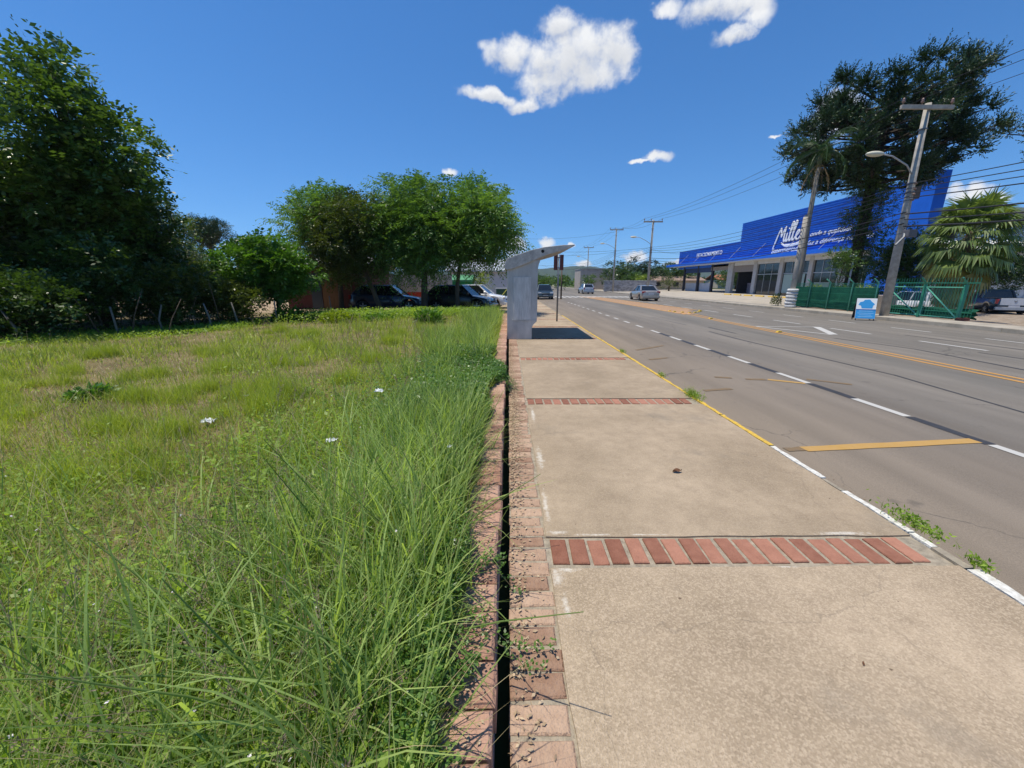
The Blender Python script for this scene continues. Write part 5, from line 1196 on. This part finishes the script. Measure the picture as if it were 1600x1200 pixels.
# low scrub along the far field so the horizon is not bare
n = 26000; xx = RNG.uniform(-220, 260, n); yy = RNG.uniform(125, 260, n); keep = (np.abs(xx-10) > 16) | (yy > 150)
xx, yy = xx[keep], yy[keep]; hh = (1.7 + 1.1*np.sin(xx*.09) + .7*np.sin(xx*.31+yy*.1)) * RNG.random(len(xx))**.5
P = np.stack([xx, yy, hh-.2], 1); Dv = nrm(RNG.normal(size=P.shape) + np.array([0,0,.4])); Wv = nrm(np.cross(Dv, RNG.normal(size=P.shape)))
V, F = leaves(P, Dv, Wv, 1.5, .9); tag(npmesh('scrub', V, F, np.repeat(RNG.random(len(P)), 4), LMID), 'band of low scrub and woodland far beyond the end of the road', 'scrub', kind='stuff')
# ------------------------------------------------------------------ the overgrown lot: grasses and weeds
GRN1 = leafmat('grass_green', (.09,.15,.02), (.38,.46,.10), .48, .45, .4)
GRY1 = leafmat('grass_yellow', (.14,.20,.025), (.40,.48,.07), .42, .5)
GRB = leafmat('grass_blue', (.03,.095,.02), (.42,.54,.18), .46, .45, .2)
STRAW = leafmat('straw', (.24,.19,.09), (.56,.48,.28), .25, .6)
WEED = leafmat('weed_leaf', (.07,.16,.018), (.36,.50,.08), .45, .45, .3)
CREEP = leafmat('creeper_leaf', (.03,.085,.015), (.15,.28,.05), .35, .4, .5)
def fzn(x, y): return fz(x, y)
def patch(x, y):   # 0 bare .. 1 lush, a fixed map of the lot
    v = .5 + .5*np.sin(x*1.3+.4*np.sin(y*1.1)+.6)*np.sin(y*1.05+.5*np.sin(x*.8)+.3) + .25*np.sin(x*3.1+y*2.3)
    bare = np.exp(-(((x+4.2)/1.9)**2 + ((y-4.3)/1.6)**2)) * .5 + .35*np.exp(-(((x+3.0)/1.6)**2 + ((y-9)/2.2)**2))
    wall = np.exp(-((x+.3)/1.6)**2)*.9
    return np.clip(v - bare + wall, .06, 1)
def scatter(n, y0=.35, y1=21, p=1.1, x1=-.27, keep=None):
    u = RNG.random(n); y = (y0**(1-p) + u*(y1**(1-p) - y0**(1-p)))**(1/(1-p))
    x = x1 - RNG.random(n)*(1.42*y + 1.3)
    y = y - .45*(y < 1.2)*RNG.random(n)
    k = np.ones(n, bool) if keep is None else RNG.random(n) < keep(x, y)
    # outside the wood's edge
    k &= y < np.where(x < -8.5, 9.3 + (x+13)*.85 + .3, 21)
    return x[k], y[k]
def grass(name, label, mat_, x, y, h, w, lean=(.1,.35), curl=(.3,.5), vmean=.5, vs=.22):
    n = len(x); H = h*(.55+.9*RNG.random(n)); 
    P = np.stack([x, y, fzn(x, y) - .01], 1)
    V, F = blades(P, H, np.full(n, 1.)*w*(.6+.8*RNG.random(n)), RNG.random(n)*6.283, np.abs(RNG.normal(lean[0], lean[1], n)), np.abs(RNG.normal(curl[0], curl[1], n)))
    A = np.repeat(np.clip(RNG.normal(vmean, vs, n) if np.isscalar(vmean) else vmean + RNG.normal(0, vs, n), 0, 1), 8)
    return tag(npmesh(name, V, F, A, mat_), label, 'grass', kind='stuff')
far_w = lambda y: .0022 + .0009*y
x, y = scatter(125000, keep=lambda x, y: np.clip(patch(x, y)*1.15-.12, 0, 1)); pv = patch(x, y)
grass('grass', 'short green grass covering the open lot', GRN1, x, y, .10 + .09*pv, far_w(y)*1.25, (.3,.4), (.5,.5), .35 + .3*pv)
x, y = scatter(100000, keep=lambda x, y: (1.25-patch(x, y))*np.clip((y-1)/2.5, .12, 1))
grass('dry_grass', 'dry tan stalks among the green grass', STRAW, x, y, .09, far_w(y)*1.0, (.7,.5), (.5,.5), .5)
x, y = scatter(26000, y0=2.6, p=.999, keep=lambda x, y: np.clip(patch(x*.7+2, y*.8+1)*1.2-.25, 0, 1)*np.clip((-x-1.0)/1.5, 0, 1))
grass('pale_grass', 'pale yellow green grass of the farther lot', GRY1, x, y, .14, far_w(y)*1.1, (.2,.3), (.4,.4), .45)
# soft pale tufts at left
T = [(-4.2,4.9),(-3.7,4.7),(-4.7,4.5),(-3.2,4.35),(-2.9,4.6),(-3.3,5.2),(-5.6,3.6),(-5.0,3.3),(-4.6,2.9),(-3.9,3.6),(-3.4,3.4),(-6.3,4.3),(-6.8,5.3),(-5.9,6.2),(-4.9,6.4),(-3.6,6.6),(-7.6,6.3),(-2.5,5.6),(-2.2,6.9),(-8.0,7.6),(-6.2,8.2),(-4.3,8.6),(-2.9,9.5),(-3.2,2.5),(-4.3,2.2),(-5.6,10.3),(-3.4,11.4),(-2.4,12.3),(-6.9,11.3)]
xs_, ys_2, hs_ = [], [], []
for (a, b) in T:
    for q in range(3):
        cx, cy = a + RNG.normal(0,.22), b + RNG.normal(0,.2); k = 430
        xs_.append(cx + RNG.normal(0,.10,k)); ys_2.append(cy + RNG.normal(0,.085,k)); hs_.append(np.full(k, RNG.uniform(.15,.27)))
x = np.concatenate(xs_); y = np.concatenate(ys_2); grass('tuft_grass', 'soft bright yellow green tufts of fine grass at the left of the lot', GRY1, x, y, np.concatenate(hs_), .0042, (.25,.25), (.5,.4), .55)
# tall blue green bunches along the wall
xs_, ys_2, hs_ = [], [], []
for k in range(62):
    cy = RNG.uniform(.95, 4.1) ; cx = -.34 - abs(RNG.normal(.35,.38)) * (1 if cy < 3.6 else .8)
    if cx < -1.75: continue
    n = 62; xs_.append(cx + RNG.normal(0,.07,n)); ys_2.append(cy + RNG.normal(0,.06,n)); hs_.append(np.full(n, RNG.uniform(.34,.56)*(1 if cx > -1.1 else .75)))
for k in range(80):
    cy = RNG.uniform(7.0, 17.5); cx = -.42 - abs(RNG.normal(.1,.85)); n = 90
    if cx < -2.6: continue
    xs_.append(cx + RNG.normal(0,.09,n)); ys_2.append(cy + RNG.normal(0,.1,n)); hs_.append(np.full(n, RNG.uniform(.34,.58)))
for k in range(16):
    cy = RNG.uniform(4.2, 7.0); cx = -.8 - abs(RNG.normal(.3,.6)); n = 80
    xs_.append(cx + RNG.normal(0,.07,n)); ys_2.append(cy + RNG.normal(0,.07,n)); hs_.append(np.full(n, RNG.uniform(.25,.4)))
x = np.concatenate(xs_); y = np.concatenate(ys_2); h = np.concatenate(hs_)
grass('tall_grass', 'tall bluish green bunch grass leaning over the brick wall', GRB, x, y, h, np.where(y < 5, .0070, .009), (.18,.45), (.35,.6), .5, .38)
# a scatter of stiff taller stems further left and near the camera
x, y = scatter(12000, y0=.5, y1=8, p=1.3, keep=lambda x, y: np.clip(1.15 - (-x)/4.2, 0, 1)); grass('stiff_grass', 'scattered stiff stems rising out of the low weeds', GRB, x, y, .34, .0052, (.5,.45), (.15,.25), .55)
x, y = scatter(5200, y0=.5, y1=9, p=1.2); grass('dry_stem', 'thin dry straw coloured stems in the near weeds', STRAW, x, y, .42, .0026, (.55,.4), (.2,.3), .4)
k = 1100; y = RNG.uniform(.7, 3.6, k); x = -.33 - np.abs(RNG.normal(.25, .5, k)); x = np.where(x < -1.9, -.6, x)
grass('broad_grass', 'broader bright blades of bunch grass near the camera', GRB, x, y, .50, .0105, (.3,.4), (.5,.6), .75, .3)
x, y = scatter(30000, y0=.6, y1=4.5, p=1.3, keep=lambda x, y: .9 + 0*x); grass('fine_grass', 'fine short grass between the near weeds', GRN1, x, y, .13, .0028, (.5,.5), (.6,.5), .7, .3)
# thick crossing culms close to the camera
c = MB(); rg = random.Random(5)
for k in range(46):
    bx_ = -rg.uniform(.3, 1.25); by_ = rg.uniform(.62, 2.1); a = rg.uniform(0, 6.28); l_ = rg.uniform(.45,.85); ln = rg.uniform(.35,1.15); z0 = .16
    e = Vector((math.cos(a)*math.sin(ln), math.sin(a)*math.sin(ln), math.cos(ln)))*l_; c.av = rg.uniform(.3,.8)
    c.tube([(bx_,by_,z0),(bx_+e.x*.5,by_+e.y*.5,z0+e.z*.55),(bx_+e.x,by_+e.y,z0+e.z)], [.0042,.0034,.0016], 5, cap=False)
tag(c.build('grass_culm', GRB, None, smooth=True), 'thick round grass stems crossing at odd angles nearest the camera', 'grass', kind='stuff')
# seed heads: fine pinkish panicles
SEED = leafmat('seed_head', (.14,.09,.07), (.42,.32,.24), .2, .7)
parts = []; c = MB()
for k in range(330):
    if k < 130: bx_ = -rg.uniform(.45,1.7); by_ = rg.uniform(.75,2.3)
    else: by_ = rg.uniform(2, 14); bx_ = -rg.uniform(.5, .8+by_*.6)
    a = rg.uniform(0,6.28); ln = rg.uniform(.2,.8); l_ = rg.uniform(.32,.52); e = np.array((math.cos(a)*math.sin(ln), math.sin(a)*math.sin(ln), math.cos(ln)))
    b0 = np.array((bx_,by_,.15)); tip = b0 + e*l_; c.av = .6
    c.tube([tuple(b0), tuple(b0+e*l_*.55+np.array((0,0,.02))), tuple(tip)], .0011 + .0003*by_*.6, 4, cap=False)
    n = 46; s = RNG.random(n); P = b0 + e*(l_*(.62+.42*s))[:,None]; sd_ = nrm(RNG.normal(size=(n,3))); P = P + sd_*(.045*(1-s)+.006)[:,None]*RNG.random(n)[:,None]
    Dv = nrm(sd_*.7 + e); V, F = leaves(P, Dv, nrm(np.cross(Dv, RNG.normal(size=(n,3)))), .012, .0032 + .0006*by_); parts.append((V, F, np.full(len(V), rg.uniform(.2,.9))))
V, F, A = joinv(parts); so_ = npmesh('seed_head', V, F, A, SEED); tag(so_, 'fine pinkish seed heads hanging over the near grass', 'seed heads', kind='stuff')
c.build('stalk', STRAW, so_)
# leafy weeds
def leafcover(name, label, mat_, x, y, hmax, ll, lw, vm=.5, lay=.5, dz=0.):
    n = len(x); z = fzn(x, y) + dz + hmax*RNG.random(n)**1.3
    P = np.stack([x, y, z], 1); a = RNG.random(n)*6.283
    Dv = nrm(np.stack([np.cos(a), np.sin(a), RNG.normal(.15, lay, n)], 1)); Wv = nrm(np.cross(Dv, np.array([0,0,1.]) + RNG.normal(size=(n,3))*.45))
    V, F = leaves(P, Dv, Wv, ll*(.5+.9*RNG.random(n)), lw*(.5+.9*RNG.random(n)))
    return tag(npmesh(name, V, F, np.repeat(np.clip(RNG.normal(vm, .24, n), 0, 1), 4), mat_), label, 'weeds', kind='stuff')
x, y = scatter(190000, p=1.45, y1=12, keep=lambda x, y: np.clip(patch(x, y)*1.2, 0, 1)*np.clip(1.25-(-x-.3)/4.5, .12, 1)*np.where(y > 6, .6, 1)); leafcover('weeds', 'low small leaved weeds carpeting the lot near the wall', WEED, x, y, .15, .026 + .0022*y, .015 + .0013*y, .5)
x, y = scatter(26000, p=1.4, y1=9, keep=lambda x, y: patch(x*1.3+1, y*1.2)*np.clip(1.3-(-x)/4, .1, 1)); leafcover('broad_weeds', 'broader leaved weeds scattered in the lot', WEED, x, y, .17, .05, .028, .6)
# creeping plant between the bunches, spilling over the wall
k = 52000; y = RNG.uniform(4.0, 8.2, k); edge = -.30 + .12*np.sin(y*2.3)*np.sin(y*1.1+1) + .07*np.exp(-((y-5.7)/.6)**2)*2.6; x = edge - np.abs(RNG.normal(0, .55, k)); k = len(x)
leafcover('creeper', 'dense small leaved creeper covering the ground beside the wall', CREEP, x, y, .20, .04, .026, .5, .4, .0)
k = 30000; y = RNG.uniform(.5, 4.2, k); edge = -.23 + .06*np.sin(y*3.3)*np.sin(y*1.7+1); x = edge - np.abs(RNG.normal(0, .22, k))
leafcover('wall_weeds', 'dark small weeds at the roots of the tall grass by the wall', CREEP, x, y, .16, .022, .014, .45, .5, .02)
# scrub at the far rim of the lot
k = 30000; x = RNG.uniform(-12.5, -.5, k); y = np.where(x < -8.8, 9.3 + (x+13)*.95, 15.6 + 3.2*(x+8.8)/8.3) + RNG.normal(0, .8, k); leafcover('rim_weeds', 'leafy weeds along the far rim of the lot', WEED, x, y, np.where(x < -8.8, .13, .34), .10, .04, .45, .5)
x, y = scatter(30000, y0=7, y1=20, p=.6, keep=lambda x, y: .3 + .7*patch(x, y)); grass('rough_grass', 'rough knee high grass of the far lot', GRN1, x, y, np.where(x < -6, .13, .27), .012, (.3,.35), (.5,.5), .6)
# small flowers
FLW = mat('flower_white', (.75,.70,.78), .6, .1, 10)
x, y = scatter(380, p=1.2, y1=9, keep=lambda x, y: patch(x, y)*np.clip(1.2-(-x)/3.5, .1, 1)); n = len(x)
P = np.stack([x, y, fzn(x, y) + .12 + .08*RNG.random(n)], 1); a = RNG.random(n)*6.28; Dv = nrm(np.stack([np.cos(a), np.sin(a), RNG.normal(.3,.3,n)], 1)); V, F = leaves(P, Dv, nrm(np.cross(Dv, np.array([0,0,1.])+RNG.normal(size=(n,3))*.3)), .016, .014)
tag(npmesh('wildflowers', V, F, np.full(len(V), .5), FLW), 'tiny pale wildflowers dotted through the weeds', 'flowers', kind='stuff')
# leaf litter on the brick edging
LIT = mat('leaf_litter', (.26,.17,.10), .95, .35, 20, col2=(.55,.42,.28), attr=True)
k = 4600; y = np.concatenate([RNG.uniform(2.8, 10.5, k//2), RNG.normal(5.0, 1.0, k//3), RNG.uniform(.6,2.8,k//14)]); x = .012 + np.abs(RNG.normal(0, .07, len(y))); k = len(y)
P = np.stack([x, y, .002 + .005*RNG.random(k)], 1); a = RNG.random(k)*6.28; Dv = nrm(np.stack([np.cos(a), np.sin(a), np.abs(RNG.normal(0,.12,k))], 1)); V, F = leaves(P, Dv, nrm(np.cross(Dv, np.array([0,0,1.])+RNG.normal(size=(k,3))*.35)), .014+.018*RNG.random(k), .008+.008*RNG.random(k)); V[:,2] = np.maximum(V[:,2], .003)
tag(npmesh('leaf_litter', V, F, np.repeat(RNG.random(k), 4), LIT), 'dry brown leaf crumbs lying along the wall on the brick edging', 'leaf litter', kind='stuff')
k = 1500; y = RNG.uniform(.6, 9, k); x = -.09 - .14*RNG.random(k); P = np.stack([x, y, .196 + .01*RNG.random(k)], 1); a = RNG.random(k)*6.28; Dv = nrm(np.stack([np.cos(a), np.sin(a), RNG.normal(0,.15,k)], 1)); V, F = leaves(P, Dv, nrm(np.cross(Dv, np.array([0,0,1.])+RNG.normal(size=(k,3))*.3)), .018, .009)
tag(npmesh('wall_litter', V, F, np.repeat(RNG.random(k), 4), LIT), 'dry crumbs scattered on top of the brick wall', 'leaf litter', kind='stuff')

# creepers hanging over the wall onto the bricks
def vine(label, y0, n, reach, seed):
    rg = random.Random(seed); t = thing('creeping_vine', label, 'vine', (-.2, y0, .2)); c = MB(); P = []; Dd = []
    for k in range(n):
        a = rg.uniform(-1.0, 1.0); x, y, z = rg.uniform(-.25,-.05), rg.uniform(-.25,.25), .02; pts = [(x,y,z)]; L = reach*rg.uniform(.45,1)
        m = 12
        for q in range(m):
            a += rg.gauss(0,.28); x += math.cos(a)*L/m; y += math.sin(a)*L/m
            tz = .02 + .02*rg.random() if x < .12 else max(-.175 + .02*rg.random(), z - .05)
            if x > .12 and z > -.1 and rg.random() < .5: tz = z - .02
            z = tz; pts.append((x,y,z))
            for _ in range(7):
                P.append((x+rg.gauss(0,.014), y+rg.gauss(0,.014), z+abs(rg.gauss(0,.014)))); b = rg.uniform(0,6.28); Dd.append((math.cos(b), math.sin(b), rg.gauss(.3,.3)))
        c.tube(pts, .0014, 4, cap=False)
    c.build('stem', STRAW, t)
    P = np.array(P); Dv = nrm(np.array(Dd)); V, F = leaves(P, Dv, nrm(np.cross(Dv, np.array([0,0,1.])+RNG.normal(size=P.shape)*.3)), .018*(.6+.8*RNG.random(len(P))), .013)
    npmesh('foliage', V, F, np.repeat(np.clip(RNG.normal(.5,.22,len(P)),0,1), 4), CREEP, t)
vine('small leaved creeper trailing over the wall onto the near brick edging', 1.36, 15, .50, 1)
vine('thick mat of creeper spilling over the wall by the second slab', 5.75, 70, .50, 2)
vine('thin creeper hanging down the wall at the bottom of the photo', 1.02, 7, .3, 3)
vine('creeper leaves over the wall beyond the thick mat', 6.6, 34, .30, 4)

# weeds in the kerb
def kerb_weed(label, x, y, n, h, spread):
    t = thing('kerb_weed', label, 'weed', (x, y, 0)); xx = RNG.normal(0, spread*.35, n); yy = RNG.normal(0, spread, n); P = np.stack([xx, yy, np.where(xx > .06, -.16, 0.)], 1)
    V, F = blades(P, h*(.4+.8*RNG.random(n)), np.full(n,.0045), RNG.random(n)*6.28, np.abs(RNG.normal(.3,.5,n)), np.abs(RNG.normal(.4,.4,n))); npmesh('blades', V, F, np.repeat(np.clip(RNG.normal(.5,.2,n),0,1), 8), GRN1, t)
    m = n*2; P = np.stack([RNG.normal(0, spread*.4, m), RNG.normal(0, spread, m), .01+.05*RNG.random(m)], 1); Dv = nrm(RNG.normal(size=(m,3))+np.array([0,0,.3])); V, F = leaves(P, Dv, nrm(np.cross(Dv, RNG.normal(size=(m,3)))), .03, .014); npmesh('foliage', V, F, np.repeat(RNG.random(m), 4), WEED, t)
kerb_weed('bushy grass weed growing over the yellow kerb', 2.66, 5.35, 150, .17, .12)
kerb_weed('low grass weed beside the white kerb at the first brick band', 2.745, 2.27, 120, .08, .10)
kerb_weed('tiny green weed in the kerb gap near the right edge', 2.72, 1.88, 40, .05, .04)
kerb_weed('dry little weed by the yellow kerb before the shelter shadow', 2.68, 9.0, 50, .13, .08)
kerb_weed('small weed by the yellow kerb between the shelter and the big weed', 2.68, 6.6, 40, .1, .06)

# dry leaf, litter
LEAFD = mat('dry_leaf', (.13,.06,.03), .7, .3, 20)
V = []; F = []
for i in range(9):
    s = i/8; w_ = .026*math.sin(math.pi*(.08+.9*s)); V += [(-.07+.14*s, -w_, .012+.022*abs(math.cos(s*3))), (-.07+.14*s, 0, .004+.01*s), (-.07+.14*s, w_, .010+.025*math.sin(s*3))]
for i in range(8):
    for j in range(2): F.append((i*3+j, i*3+j+1, i*3+j+4, i*3+j+3))
c = MB(); c.add(V, F); o = c.build('dry_leaf', LEAFD, None, smooth=True); o.location = (1.46, 3.05, .004); o.rotation_euler = (0,0,.15); o.scale = (.6,.75,.8); sm_ = o.modifiers.new('thick','SOLIDIFY'); sm_.thickness = .001
tag(o, 'single curled dry brown leaf on the second concrete slab', 'leaf')
o = o.copy(); COL.objects.link(o); o.location = (1.53,1.3,.003); o.scale = (.16,.18,.2); o.rotation_euler = (0,0,1); tag(o, 'tiny dark leaf fragment on the nearest concrete slab', 'leaf')
PAP = mat('paper', (.7,.72,.74), .6, .1, 20)
for k, (x, y, z, s, lb) in enumerate(((-3.15,3.85,.18,.05,'crumpled white wrapper by the pale tuft at left'), (-1.55,4.45,.34,.04,'white scrap caught in the weeds behind the tall grass'), (-1.5,3.05,.3,.035,'small white scrap in the weeds left of the tall grass'), (-.45,2.7,.4,.016,'tiny pale scrap in the tall grass by the wall'), (-3.35,4.75,.2,.03,'small bluish wrapper among the tufts'))):
    c = MB(); rg2 = random.Random(k); n_ = 7; vs = [(s*(i-3)*.4+rg2.gauss(0,s*.15), s*(j-3)*.35+rg2.gauss(0,s*.15), rg2.uniform(0,s*.8)) for i in range(n_) for j in range(n_)]
    c.add(vs, [(i*n_+j,i*n_+j+1,(i+1)*n_+j+1,(i+1)*n_+j) for i in range(n_-1) for j in range(n_-1)]); o = c.build('scrap_paper', PAP, None); o.location = (x,y,z); tag(o, lb, 'litter', 'white scraps of litter in the grass')

# ------------------------------------------------------------------ air between here and the hills
HZ = bpy.data.materials.new('haze'); HZ.use_nodes = True; n, l = nodes(HZ); n.remove(n['Principled BSDF'])
pv_ = n.new('ShaderNodeVolumePrincipled'); pv_.inputs['Color'].default_value = (.80,.88,1,1); pv_.inputs['Density'].default_value = .00013; pv_.inputs['Anisotropy'].default_value = .2
l.new(pv_.outputs[0], n['Material Output'].inputs['Volume'])
c = MB(); c.box(-4300, 4300, -700, 6300, -3.0, 125); tag(c.build('haze', HZ), 'thin blue haze in front of the distant hills', 'haze', kind='stuff')
